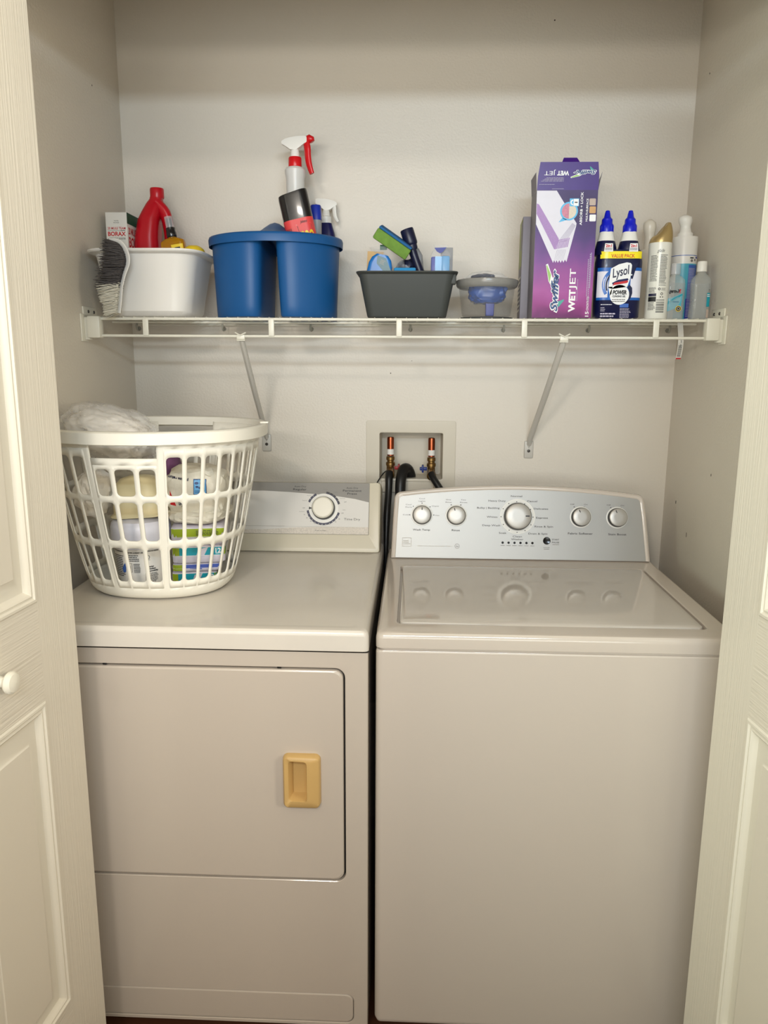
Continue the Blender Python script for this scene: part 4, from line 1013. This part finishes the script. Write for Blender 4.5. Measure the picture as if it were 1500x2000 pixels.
# front flap standing up, printed upside down
g = G(); g.loft([[(-w_+.0, 0, h_), (w_, 0, h_), (w_, .0006, h_), (-w_, .0006, h_)], [(-w_+.001, -.002, h_+.030), (w_-.0, -.002, h_+.030), (w_-.0, -.0014, h_+.030), (-w_+.001, -.0014, h_+.030)],
                 [(-w_+.005, -.004, h_+.0600), (w_-.004, -.004, h_+.0600), (w_-.004, -.0034, h_+.0600), (-w_+.005, -.0034, h_+.0600)]], 'purple_flap')
g.loft([[(-.016, -.004, h_+.060), (.024, -.004, h_+.060), (.024, -.0034, h_+.060), (-.016, -.0034, h_+.060)], [(-.012, 0, h_+.070), (.018, 0, h_+.070), (.018, .0006, h_+.070), (-.012, .0006, h_+.070)]], 'purple_flap')
fl = g.build('front_flap', sw)
ff = plane_map((0, -.0009, h_+.010), (1, 0, 0), (0, -.068, 1)); g = D(ff)
g.text('WET', -.0125, .026, .0090, 'print_white', 5, rot=PI, w=.027, bold=.04); g.text('JET', -.0425, .026, .0090, 'print_white', 5, rot=PI, w=.026, bold=.0)
logo(g, .0370, .0275, PI, .56, 5)
for i in range(4): g.lines(-.062+i*.004, -.010, .0080+i*.0024, .0102+i*.0024, 1, 'pad_edge', 5, rag=0)
g.lines(-.066, -.030, .001, .003, 1, 'pad_edge', 5, rag=0); g.rect(-.036, -.009, -.0078, -.0070, 'pad_edge', 5)
g.build('flap_print', fl)
g = G(); g.loft([[(w_, .004, h_), (w_, d_-.002, h_), (w_+.0006, d_-.002, h_), (w_+.0006, .004, h_)], [(w_+.008, .006, h_+.040), (w_+.010, d_*.5, h_+.030), (w_+.0106, d_*.5, h_+.030), (w_+.0086, .006, h_+.040)]], 'box_side_grey'); g.build('side_flap', sw)
g = G(); g.loft([[(-w_, .004, h_), (-w_, d_-.002, h_), (-w_-.0006, d_-.002, h_), (-w_-.0006, .004, h_)], [(-w_-.002, .006, h_+.040), (-w_-.008, d_*.5, h_+.030), (-w_-.0086, d_*.5, h_+.030), (-w_-.0026, .006, h_+.040)]], 'box_side_grey'); g.build('side_flap', sw)
s2 = thing('carton', 'grey and green carton mostly hidden behind the tall purple carton', 'box', (1.135, -.232, Z0), (0, 0, R(-4)))
g = G(); g.box(-.066, .066, 0, .11, 0, .245, 'box_side_grey', .0008); g.build('carton_body', s2)
g = D(plane_map((-.0662, .11, 0), (0, -1, 0), (0, 0, 1))); g.rect(.002, .108, .13, .243, 'olive_print', 1); g.rect(.06, .10, .17, .235, 'box_side_grey', 2); g.lines(.01, .1, .02, .11, 8, 'carton_white', 2, words=False); g.build('side_print', s2)

# --- twin pack of toilet cleaner
ly = thing('toilet_cleaner_pack', 'shrink-wrapped twin pack of blue capped toilet cleaner bottles reading VALUE PACK', 'cleaner bottles', (1.2915, -.285, Z0))
g = G()
def wl(w_, d_, z, cx=0): return [(cx+a, b, z) for a, b in rr2(w_, d_, min(d_*.85, .022), 6, 4)]
g.loft([wl(.050, .024, 0), wl(.0535, .027, .004), wl(.0540, .0275, .13), wl(.0520, .0265, .145), wl(.0490, .0250, .157)], 'lysol_navy'); wrap = g.build('shrink_wrap', ly, ang=50)
for sg, dx in ((-1, -.0325), (1, .0215)):
    g = G(); g.loft([[(dx+a, b, z) for a, b in rr2(r1, r2, min(r1, r2)*.9, 6)] for r1, r2, z in ((.0255, .0255, .146), (.0250, .0250, .158), (.0225, .0230, .170), (.0205, .0205, .178), (.0180, .0180, .188), (.0155, .0155, .199), (.013, .013, .204))], 'white_plastic', ks=['lysol_navy', 'lysol_navy', 'lysol_navy', 'white_plastic', 'white_plastic', 'white_plastic'])
    bt = g.build('bottle', ly, ang=50)
    g = G(); g.lathe([(.0158, .1985), (.0162, .2005), (.0158, .214), (.0128, .2185), (.0122, .228), (.0078, .233), (.0062, .242), (.0046, .2475), (.0, .249)], 'blue_cap', 28, caps=(True, False), T=Matrix.Translation((dx, 0, 0)))
    for a in range(12):
        t = a*PI/6; g.box(dx+.0155*math.cos(t)-.0008, dx+.0155*math.cos(t)+.0008, .0155*math.sin(t)-.0008, .0155*math.sin(t)+.0008, .201, .213, 'blue_cap')
    g.build('cap', bt)
g = D(rr_map(.0540, .0275, .022), .00022)
LX = lambda px: (px-325)*.000228
LY = lambda py: (1148-py)*.000243
g.rect(-.050, .050, LY(585)+.0, LY(518)+.0, 'yellow_lysol', 1, 20, 1)
g.text('VALUE PACK', LX(338), LY(561), .0078, 'orange_print', 2, w=.055, bold=.03)
g.rect(-.056, .056, LY(975), LY(670), 'lysol_blue', 1, 20, 1)
g.rect(-.0555, -.028, LY(950), LY(705), 'pad_white', 2, 8, 1); g.rect(.024, .0555, LY(950), LY(700), 'pad_white', 2, 8, 1)
g.ring(LX(345), LY(835), .035, .0385, 'lysol_navy', 3, R(60), R(200), 30); g.ring(LX(320), LY(830), .034, .041, 'lysol_blue', 3, R(130), R(215), 20)
g.poly([(LX(205), LY(860)), (LX(222), LY(680)), (LX(300), LY(640)), (LX(380), LY(622)), (LX(420), LY(628)), (LX(437), LY(650)), (LX(425), LY(770)), (LX(400), LY(850)), (LX(250), LY(870))], 'print_white', 4)
g.disc(LX(325), LY(925), .0228, 'print_white', 4, 34); g.poly([(LX(205), LY(850)), (LX(250), LY(850)), (LX(240), LY(920)), (LX(225), LY(930))], 'print_white', 4)
g.poly([(LX(435), LY(640)), (LX(500), LY(620)), (LX(470), LY(700)), (LX(450), LY(775)), (LX(432), LY(775)), (LX(428), LY(740))], 'lysol_navy', 5); g.disc(LX(436), LY(738), .0018, 'print_white', 6, 12)
g.poly([(LX(402), LY(845)), (LX(425), LY(832)), (LX(450), LY(860)), (LX(455), LY(910)), (LX(440), LY(960)), (LX(415), LY(990)), (LX(425), LY(930)), (LX(420), LY(880)), (LX(405), LY(865))], 'lysol_navy', 6)
g.text('Lysol', LX(325), LY(705), .0200, 'ink_navy', 7, w=.043, shear=.35, bold=.015, rot=R(14))
g.poly([(LX(240), LY(815)), (LX(300), LY(785)), (LX(400), LY(770)), (LX(408), LY(785)), (LX(395), LY(795)), (LX(250), LY(830))], 'navy_plastic', 6)
g.poly([(LX(245), LY(840)), (LX(265), LY(812)), (LX(400), LY(790)), (LX(405), LY(805)), (LX(390), LY(815)), (LX(270), LY(832))], 'print_red', 7)
g.text('POWER', LX(325), LY(902), .0088, 'print_black', 7, w=.033, bold=.05, shear=.15); g.text('CLINGING GEL', LX(320), LY(939), .0040, 'print_black', 7, w=.031, bold=.04, shear=.15)
g.lines(LX(250), LX(388), LY(996), LY(962), 2, 'ink_grey', 7, rag=0)
g.lines(LX(140), LX(255), LY(1025), LY(1010), 1, 'pad_white', 3, rag=0); g.lines(LX(140), LX(190), LY(1085), LY(1040), 3, 'pad_edge', 3); g.lines(LX(140), LX(320), LY(1140), LY(1092), 2, 'pad_edge', 3, duty=.6)
g.rect(LX(335), LX(425), LY(1045), LY(1008), 'blue_label', 3); g.lines(LX(338), LX(460), LY(1145), LY(1050), 8, 'pad_edge', 3)
for cx_, t in ((193, 0), (453, 1)):
    pass
g.build('printed_label', wrap)
for dx in (-.0320, .0260):
    g = D(plane_map((dx, -.0272, .1620), (1, 0, 0), (0, .12, 1)), .0003)
    g.poly([(-.0105, -.0105), (.0105, -.0105), (.0095, .0085), (-.0085, .0085)], 'print_white', 6)
    g.text('2in1', 0, .0030, .0062, 'print_red', 7, w=.0145, bold=.04); g.lines(-.0085, .0085, -.0080, -.0015, 2, 'ink_navy', 7, rag=0); g.build('bottle_tag', wrap)

# --- air freshener can
gl = thing('air_freshener_can', 'tall white aerosol can with a gold slanted cap, right of the twin pack', 'aerosol can', (1.3905, -.275, Z0))
g = G(); g.lathe([(.0255, 0), (.0265, .002), (.0265, .172), (.0262, .1755)], 'can_white', 40); g.build('can', gl)
g = G(); ls = []
for i in range(9):
    t = i/8; r = .0266*(1-.10*t**2); zt = .1755
    l = []
    for j in range(40):
        a = 2*PI*j/40; x, y = math.cos(a), math.sin(a)
        top = .193+.0285*smooth_fn((x+.95)/1.75 if x < .8 else 1)
        l.append((r*x*(1-.22*t**3)+.002*t, r*y*(1-.30*t**3), zt+(top-zt)*t))
    ls.append(l)
ls.append([(x*.55+.004, y*.4, z+(.0016)) for x, y, z in ls[-1]])
g.loft(ls, 'gold'); g.build('cap', gl, ang=50)
g = D(cyl_map(.0265, -PI/2-.27)); GY = lambda py: (1145-py)*.000222
g.text('glade', .002, GY(440), .0075, 'print_black', 1, w=.017, shear=.35)
g.lines(-.021, -.002, GY(755), GY(485), 20, 'ink_dark', 1); g.lines(.002, .020, GY(780), GY(480), 22, 'ink_dark', 1)
g.lines(-.0215, -.002, GY(875), GY(815), 5, 'ink_dark', 1); g.rect(-.0215, -.002, GY(910), GY(880), 'ink_navy', 1, 5); g.rect(-.0215, -.002, GY(965), GY(915), 'print_black', 1, 5); g.lines(-.0215, -.002, GY(1055), GY(970), 6, 'ink_dark', 1)
g.lines(.002, .020, GY(800), GY(788), 1, 'ink_dark', 1); g.disc(.004, GY(835), .0030, 'ink_dark', 1, 16); g.disc(.004, GY(835), .0014, 'carton_white', 2, 10); g.lines(.009, .021, GY(850), GY(822), 3, 'ink_grey', 1)
g.ring(.0105, GY(885), .0018, .0032, 'ink_dark', 1, n=14); g.rect(.0065, .0145, GY(923), GY(912), 'ink_dark', 1)
for i in range(15): 
    v = GY(1080)+i*.00205; g.rect(-.001, .0185, v, v+random.choice((.0005, .0009, .0013)), 'ink_dark', 1, 5)
g.build('printed_label', gl)
# --- two dome-capped white bottles
def dome_bottle(x, y, r, hb, hn, lab, key, hd):
    t = thing('pump_spray_bottle', lab, 'spray bottle', (x, y, Z0))
    g = G(); g.lathe([(r*.96, 0), (r, .003), (r, hb-.004), (r*.97, hb)], key, 36); b = g.build('bottle', t)
    g = G(); g.lathe([(r*.60, hb), (r*.58, hb+.010)], key, 28); 
    ls = []
    for k_ in range(9):
        tt = k_/8; zz = hb+.010+(hd)*tt
        rr_ = (r if r < .03 else .0250)*(.60-.14*math.sin(tt*PI*.9)+.20*smooth_fn(min(1, max(0, (tt-.3)/.35))))*(1 if tt < .75 else math.sqrt(max(.02, 1-((tt-.75)/.26)**2)))
        off = -.004*math.sin(tt*PI)*0-.003*smooth_fn(tt)
        ls.append([(off+rr_*math.cos(2*PI*j/28), rr_*math.sin(2*PI*j/28), zz) for j in range(28)])
    g.loft(ls, key); g.build('spray_cap', t, ang=70)
    return t, b
t1, b1 = dome_bottle(1.4150, -.100, .0240, .184, 0, 'white bottle with a domed cap mostly hidden behind the gold capped can', 'warm_white_plastic', .066)
t2, b2 = dome_bottle(1.4850, -.160, .0320, .206, 0, 'white and blue bottle with a domed cap near the right end of the shelf', 'white_plastic', .044)
g = D(cyl_map(.0320, -PI/2-.25)); g.rect(-.05, .05, .1590, .1605, 'blue_label', 1, 20); g.rect(-.018, .05, .002, .140, 'teal_label', 1, 16); g.rect(.012, .05, .002, .137, 'blue_label', 2, 12); g.rect(.010, .05, .002, .055, 'blue_deep', 3, 12)
g.rect(.012, .042, .143, .157, 'carton_white', 2, 6); g.rect(.014, .024, .152, .155, 'print_black', 3, 2); g.disc(.019, .147, .0035, 'ink_grey', 3); g.disc(.029, .149, .003, 'ink_grey', 3); g.rect(.031, .042, .153, .157, 'blue_deep', 3, 2)
g.lines(.013, .034, .010, .130, 34, 'pad_edge', 4, rag=.1); g.build('printed_label', b2)
# --- sanitizer bottles
sz = thing('hand_sanitizer_bottle', 'short clear hand sanitizer bottle with a teal label, right of the gold capped can', 'sanitizer bottle', (1.4330, -.270, Z0))
g = G(); g.loft([jl(.0220, .014, 0), jl(.0235, .0155, .003), jl(.0235, .0155, .082), jl(.0215, .0145, .092), jl(.0155, .012, .0985), jl(.010, .010, .102), jl(.0095, .0095, .106)], 'clear_bottle'); g.build('bottle', sz)
g = G(); g.loft([jl(.0210, .013, .002), jl(.0210, .013, .085)], 'gel'); g.build('gel', sz)
g = G(); g.lathe([(.0112, .105), (.0112, .128), (.0104, .130)], 'clear_cap', 24); g.build('cap', sz)
g = D(rr_map(.0236, .0156, .0115), .0003); g.poly([(-.018, .018), (.013, .030), (.0155, .060), (-.018, .048)], 'teal_label', 1); g.poly([(-.018, .040), (-.004, .050), (.015, .060), (.015, .056), (-.018, .034)], 'teal_strong', 2)
g.text('germ-X', -.0035, .0655, .0075, 'print_black', 3, w=.027, bold=.05, shear=.2); g.text('X', .0085, .0655, .0080, 'print_red', 4, w=.0060, bold=.05, shear=.2); g.text('extra', .000, .041, .0035, 'logo_blue', 3, w=.014)
g.disc(.0075, .0245, .0068, 'yellow', 3, 24); g.disc(.0075, .0245, .0056, 'print_black', 4, 24); g.ring(.0075, .0245, .0026, .0034, 'beige_print', 5); g.build('label', sz)
s3 = thing('clear_bottle', 'clear plastic bottle with a white cap at the right end of the shelf', 'bottle', (1.4975, -.262, Z0))
g = G(); g.loft([jl(.0215, .014, 0), jl(.0235, .0155, .003), jl(.0215, .0145, .045), jl(.0235, .0155, .082), jl(.0215, .0145, .096), jl(.014, .012, .104), jl(.0095, .0095, .108), jl(.0095, .0095, .113)], 'clear_bottle'); g.build('bottle', s3, ang=45)
g = G(); g.loft([jl(.0205, .0125, .002), jl(.0185, .0120, .045), jl(.0205, .0125, .084)], 'gel'); g.build('gel', s3, ang=45)
g = G(); g.lathe([(.0115, .112), (.0118, .114), (.0112, .134), (.0105, .136)], 'white_plastic', 24); g.build('cap', s3)
g = D(rr_map(.0236, .0156, .0115), .0003); g.rect(.0115, .0195, .030, .062, 'teal_strong', 2, 3); g.lines(.012, .019, .052, .060, 2, 'print_white', 3); g.text('v', .016, .070, .005, 'print_black', 3); g.rect(.0125, .0185, .004, .024, 'stone_print', 2, 3); g.build('label', s3)
# --- hanging tag
tg = thing('hanging_tag', 'narrow white tag with a bar code hanging below the right end of the shelf', 'tag', (1.478, -.20, SZ-.004))
g = D(lambda u, v, o: (u+.004*math.sin((v+.09)*40), -o, v), .0002)
g.rect(-.0068, .0068, -.090, 0, 'carton_white', 0, 1, 12); g.rect(-.006, .0066, -.090, -.0865, 'print_red', 2, 1, 2)
for i in range(12): g.rect(-.005, .004, -.084+i*.0024, -.0828+i*.0024, 'print_black', 2)
g.text('5', .001, -.046, .006, 'print_black', 2); g.text('7', .0, -.056, .006, 'print_black', 2)
g.rect(-.0068, .0068, -.090, 0, 'carton_white', -2, 1, 12); g.build('tag_strip', tg)

# ================================================================ laundry basket on the dryer
BZ = .9312
bk_ = thing('laundry_basket', 'white slotted plastic laundry basket on top of the dryer', 'laundry basket', (.237, -.525, BZ))
H = .369
def bpos(a, s_, off=0.0):
    q = s_**.75
    rx = .150+(.2280-.150)*q; ry = .128+(.2110-.128)*q
    if s_ < .06:
        k = math.sqrt(max(0, 1-(1-s_/.06)**2)); rx -= .016*(1-k); ry -= .016*(1-k)
    cx = -.002+.002*q; cy = -.002*q
    c, n = math.cos(a), math.sin(a); e = 2.25
    return (cx+(rx+off)*math.copysign(abs(c)**(2/e), c), cy+(ry+off)*math.copysign(abs(n)**(2/e), n), H*s_)
# columns: 3 handle slots between two solid posts, front and back, plain slots between them
cw_ = 2*PI/35.2; seq = (['h']*3+['p']+['s']*13+['p'])*2
wd = {'h': 1.0, 'p': .32, 's': (17.6-3-.64)/13}
A0 = R(-91)-1.5*cw_
rows = [(.075, .095, .328), (.355, .085, .308), (0, 0, 0)]
rows = [((.045)/H, (.124)/H), ((.1395)/H, (.224)/H), ((.2370)/H, (.318)/H)]
bounds = [.0, .1318/H, .2305/H, .335/H]
g = G()
def cell(a0, a1, s0, s1, hole, wf=.235):
    """cell wall with a rounded hole; hole=(h0,h1) or None"""
    ac = (a0+a1)/2; hw = (a1-a0)/2; K = 6
    if hole is None:
        g.addmesh([bpos(a0+(a1-a0)*i/2, s0+(s1-s0)*j/3) for j in range(4) for i in range(3)], [[j*3+i, j*3+i+1, j*3+i+4, j*3+i+3] for j in range(3) for i in range(2)], 'basket_white'); return
    h0, h1 = hole
    inn = rr2(.5-wf/1.0*.5-.0, .5, .16, 3)   # unit rounded rect (x half .39, y half .5)
    rw = (.5-wf*.5); m = len(inn)
    wpx = hw*2*.19*2*rw; hpx = (h1-h0)*H; rad = min(.0075, wpx*.4)
    inn = rr2(wpx/2, hpx/2, rad, 3)
    il = [(ac+x/(.19*1.0)/1.0*1.0, (h0+h1)/2+y/H) for x, y in inn]
    n1 = 4
    cs = [(a1, s0), (a1, s1), (a0, s1), (a0, s0)]
    ol = []
    for c in range(4):
        X, Y = cs[c]; Xp, Yp = cs[c-1]; Xn, Yn = cs[(c+1) % 4]
        for i in range(4):
            t = (i-1.5)/3  # -.5..+.5 around the corner
            if t < 0: ol.append((X+(Xp-X)*(-t)*.6, Y+(Yp-Y)*(-t)*.6))
            else: ol.append((X+(Xn-X)*t*.6, Y+(Yn-Y)*t*.6))
    pts = ol+il; nn = len(ol)
    g.addmesh([bpos(*p) for p in pts], [[i, (i+1) % nn, nn+(i+1) % nn, nn+i] for i in range(nn)], 'basket_white')
    # close the outer corners
    for c in range(4): 
        X, Y = cs[c]; g.addmesh([bpos(*ol[c*4+1]), bpos(X, Y), bpos(*ol[c*4+2])], [[0, 1, 2]], 'basket_white')
a1 = A0
for kind in seq:
    a0 = a1; a1 = a0+cw_*wd[kind]
    hand = kind == 'h'
    if kind == 'p':
        zz = [0, .008, .022, .04, .06, .08, bounds[1], bounds[2], bounds[3], .97]
        for j in range(9): g.addmesh([bpos(a, s_) for s_ in zz[j:j+2] for a in (a0, (a0+a1)/2, a1)], [[0, 1, 4, 3], [1, 2, 5, 4]], 'basket_white')
        continue
    for r_ in range(3):
        if r_ == 0:
            # bottom rounding
            ss = [0, .012, .03, .06, .045/H-.0001]
            ss = [0, .008, .022, .04, .06, .08]
            for j in range(5): g.addmesh([bpos(a, s_) for s_ in ss[j:j+2] for a in (a0, (a0+a1)/2, a1)], [[0, 1, 4, 3], [1, 2, 5, 4]], 'basket_white')
            cell(a0, a1, .08, bounds[1], rows[0])
        elif r_ == 1: cell(a0, a1, bounds[1], bounds[2], rows[1])
        else:
            if hand:
                cell(a0, a1, bounds[2], .302/H, (.2370/H, .2935/H))
            else: cell(a0, a1, bounds[2], bounds[3], rows[2])
    # top band
    if not hand:
        g.addmesh([bpos(a, s_) for s_ in (bounds[3], .97) for a in (a0, (a0+a1)/2, a1)], [[0, 1, 4, 3], [1, 2, 5, 4]], 'basket_white')
    else:
        g.addmesh([bpos(a, s_) for s_ in (.302/H, .316/H) for a in (a0, (a0+a1)/2, a1)], [[0, 1, 4, 3], [1, 2, 5, 4]], 'basket_white')
# floor
g.addmesh([bpos(2*PI*i/72, 0) for i in range(72)], [list(range(72))], 'basket_white')
wl_ = g.build('slotted_wall', bk_, ang=40)
bm = bmesh.new(); bm.from_mesh(wl_.data); bmesh.ops.remove_doubles(bm, verts=bm.verts, dist=.0002); bmesh.ops.recalc_face_normals(bm, faces=bm.faces); bm.to_mesh(wl_.data); bm.free()
md = wl_.modifiers.new('thickness', 'SOLIDIFY'); md.thickness = .0026; md.offset = 0
g = G(); N_ = 96
def rim(o, z, extra=0.0):
    L = []
    for i in range(N_):
        a = 2*PI*i/N_; ex = 0
        for hc in (R(-91), R(89)):
            dlt = (a-hc+PI) % (2*PI)-PI
            if abs(dlt) < 1.62*cw_: ex = extra
        L.append(bpos(a, 1.0, o+ex)[:2]+(z,))
    return L
g.loft([rim(-.002, .349), rim(-.0025, .3685), rim(.001, .3705, .001), rim(.011, .3705, .003), rim(.0145, .3675, .004), rim(.0140, .3455, .004), rim(.0115, .3440, .003), rim(.0110, .360, .003), rim(.0, .360)], 'basket_white', (False, False))
g.build('rim', bk_, ang=40)
g = G(); p = bpos(R(6), 1.0, .013); g.box(p[0]-.012, p[0]+.006, p[1]-.012, p[1]+.010, .3700, .3740, 'basket_white', .001); g.build('rim_tab', bk_)

def inb(x, y, z): return (x, y, z)
# tub of laundry powder
lt = thing('laundry_powder_tub', 'white tub with black print standing front left in the laundry basket', 'tub', (.2000, -.5600, BZ+.0045))
g = G(); g.lathe([(.050, 0), (.0535, .003), (.0600, .095), (.0600, .098)], 'paper_label', 44); g.build('tub_body', lt)
g = G(); g.lathe([(.0625, .098), (.0630, .100), (.0630, .112), (.0655, .1135), (.0660, .118), (.0655, .140), (.0630, .1500), (.058, .1555), (.040, .160), (.0, .161)], 'lavender_white', 44, caps=(True, False)); g.build('lid', lt)
g = D(cyl_map(.057, rf=lambda v: .0537+(.0602-.0537)*v/.095)); g.fn = (lambda f: (lambda u, v, o: f(u, v, o+.0002)))(g.fn)
g.text('DO NOT USE AS BLEACH  FOR', -.034, .0925, .0032, 'print_black', 1, w=.040, bold=.03); g.text('USE FOR LAUNDRY USE', .004, .0905, .0032, 'print_black', 1, w=.034, bold=.03); g.text('DIRECTIONS FOR WASHING', .038, .093, .0032, 'print_black', 1, w=.032, bold=.03)
g.lines(-.055, -.018, .034, .084, 12, 'ink_dark', 1); g.lines(-.014, .016, .070, .086, 4, 'ink_dark', 1); g.lines(.0, .016, .044, .066, 7, 'ink_dark', 1); g.rect(-.014, -.003, .046, .0666, 'ink_grey', 1); g.rect(-.0133, -.0037, .0467, .0660, 'carton_white', 2); g.rect(-.0105, -.0065, .047, .060, 'navy_plastic', 3)
g.poly([(-.028, .054), (-.020, .066), (-.017, .064), (-.019, .046), (-.026, .044)], 'blue_label', 2); g.ring(.029, .079, .0045, .0055, 'ink_dark', 1); g.rect(.023, .035, .0725, .0732, 'ink_dark', 1)
g.text('Consumer', .034, .0575, .0038, 'print_black', 1, w=.018, bold=.03); g.text('Consultant', .037, .0525, .0038, 'print_black', 1, w=.020, bold=.03); g.text('Responsibility', .040, .0475, .0038, 'print_black', 1, w=.026, bold=.03)
g.lines(.024, .054, .012, .043, 10, 'ink_dark', 1); g.lines(-.014, .016, .008, .019, 4, 'ink_dark', 1); g.text('Made in U.S.A.', .0, .0205, .0030, 'print_black', 1, w=.020, bold=.02)
for i in range(9): g.rect(-.050+i*.0009, -.0496+i*.0009, .012, .026, 'ink_dark', 1)
g.build('printed_label', lt)
cr = thing('cream_plastic_jug', 'cream rounded plastic jug upside down on the white powder tub in the basket', 'jug', (.2020, -.5550, BZ+.1680))
g = G(); g.loft([jl(.064, .046, 0), jl(.065, .047, .003), jl(.058, .041, .008), jl(.0560, .040, .030), jl(.0530, .038, .055), jl(.047, .035, .072), jl(.036, .028, .084), jl(.018, .016, .089)], 'cream_plastic', T=Matrix.Rotation(R(-4), 4, 'Y')); g.build('jug_body', cr, ang=50)
# diaper packs
def pack(x, y, z, rz, w_, d_, h_, lab, top, kind, tl=0):
    t = thing('diaper_pack', lab, 'pack of diapers', (x, y, z), (0, R(tl), R(rz)), group='diaper packs stacked in the laundry basket')
    g = G(); ls = []
    for (i, zz) in ((.006, 0), (.001, .004), (0, h_*.5), (.001, h_-.004), (.006, h_)): ls.append(rl(w_-i, d_-i, .012, zz))
    g.loft(ls, 'pack_lilac'); b = g.build('wrapper', t, ang=50)
    g = D(rr_map(w_, d_, .012)); g.rect(-w_, w_+.012, h_*.46, h_*.88, top[0], 1, 16); 
    if kind == 'text': g.lines(-.005, w_*.75, h_*.52, h_*.80, 4, 'ink_dark', 2, rag=.1); g.rect(-w_, w_, h_*.42, h_*.46, 'lime', 1, 8); 
    if kind == '12':
        g.rect(-w_, -w_*.72, h_*.46, h_*.88, 'lime', 2, 2); g.rect(w_*.86, w_+.03, h_*.46, h_*.88, 'lime', 2, 5); g.poly([(-w_*.1, h_*.46), (w_*.2, h_*.46), (w_*.35, h_*.88), (w_*.0, h_*.80)], 'pack_lilac', 2)
        g.text('12', w_*.72, h_*.70, h_*.24, 'print_white', 3, bold=.03); g.rect(w_*.62, w_*.82, h_*.53, h_*.555, 'print_white', 3)
        g.poly([(w_*1.02, h_*.52), (w_*1.02+.012, h_*.52), (w_*1.02+.012, h_*.82), (w_*1.02, h_*.82)], 'olive_print', 3)
    if kind == 'blue': g.rect(-w_, -w_*.6, h_*.2, h_*.9, 'lime', 2, 3); g.poly([(-w_*.3, h_*.4), (w_*.2, h_*.3), (w_*.1, h_*.9), (-w_*.2, h_*.9)], 'pack_blue', 2)
    g.rect(-w_, w_+.012, h_*.88, h_*.90, 'print_white', 3, 16); g.rect(-w_, w_+.012, h_*.44, h_*.46, 'print_white', 3, 16)
    g.build('printed_band', b)
pz = BZ+.0045
pack(.3130, -.5330, pz, 12, .050, .048, .040, 'teal and green diaper pack reading 12 at the bottom of the stack', ('teal_strong',), '12')
pack(.3190, -.5330, pz+.0405, 13, .054, .055, .020, 'thin blue and green pack, second from the bottom of the stack', ('pack_blue',), 'blue')
pack(.3240, -.5310, pz+.061, 13, .058, .062, .042, 'teal diaper pack reading 12, third from the bottom of the stack', ('teal_strong',), '12')
pack(.3270, -.5300, pz+.1035, 11, .060, .066, .043, 'diaper pack with a lime green printed band at the top of the stack', ('lime',), 'text')
g = blob('bag_opaque', .066, .085, .020, .10, 2.2, 12, 4, 2.6)
tag(g.build('folded_white_bag', loc=(.3270, -.525, pz+.1660)), 'crumpled off-white plastic bag lying on top of the diaper packs', 'bag')
pb2 = thing('printed_plastic_bag', 'white plastic bag with a blue recycling stamp above the diaper packs', 'bag', (.3300, -.545, BZ+.222))
g = blob('bag_opaque', .066, .052, .060, .09, 2.4, 21, 4, 3.2, drop=-.045); g.build('bag_body', pb2)
from mathutils.bvhtree import BVHTree
_me = pb2.children[0].data; _bv = BVHTree.FromPolygons([v.co for v in _me.vertices], [list(p.vertices) for p in _me.polygons])
def onbag(u, v, o):
    h = _bv.ray_cast(Vector((u, -.3, v)), Vector((0, 1, 0)))
    return (u, (h[0].y if h[0] else -.045)-.0015-o, v)
g = D(onbag)
g.rect(.004, .032, .000, .034, 'logo_blue', 1, 8, 8); g.rect(.0055, .0305, .0015, .0325, 'light_blue_pack', 2, 8, 8)
for a, b, c in ((.011, .025, .0045), (.022, .025, .0045), (.012, .017, .0035), (.019, .015, .004)): g.disc(a, b, c, 'logo_blue', 3, 10, .7)
g.lines(.007, .029, .003, .010, 3, 'logo_blue', 3, rag=.1)
g.text('please return', -.032, .034, .0060, 'ink_navy', 2, w=.050, bold=.03, rot=R(172)); g.text('Ge', -.022, -.022, .010, 'ink_navy', 2, bold=.01, rot=R(185)); g.poly([(-.050, .008), (-.036, -.026), (-.050, -.024)], 'print_red', 2)
g.build('printed_marks', pb2)
g = blob('bag_clear', .105, .095, .062, .13, 2.0, 31, 5, 2.3)
bg = thing('stuffed_plastic_bag', 'large translucent plastic bag bulging over the left rim of the laundry basket', 'bag', (.1330, -.530, BZ+.345), (0, R(16), 0))
g.build('clear_film', bg, ang=60)
g = blob('bag_white', .088, .082, .048, .16, 2.6, 37, 5, 2.2); g.build('white_contents', bg, ang=60)
g = blob('bag_white', .040, .050, .055, .16, 2.6, 44, 4, 2.0)
tag(g.build('white_plastic_bag', loc=(.1000, -.560, BZ+.215)), 'crumpled white plastic bag pressed against the left slots of the basket', 'bag')
g = blob('purple_fabric', .022, .040, .050, .12, 2.6, 54, 3, 2.0)
tag(g.build('purple_bundle', loc=(.2580, -.500, BZ+.255)), 'purple bundle behind the front handle of the laundry basket', 'bundle')
g = blob('green_item', .030, .045, .022, .12, 2.6, 64, 3, 2.0)
tag(g.build('green_packet', loc=(.1450, -.460, BZ+.040)), 'pale green packet low in the back left of the laundry basket', 'packet')
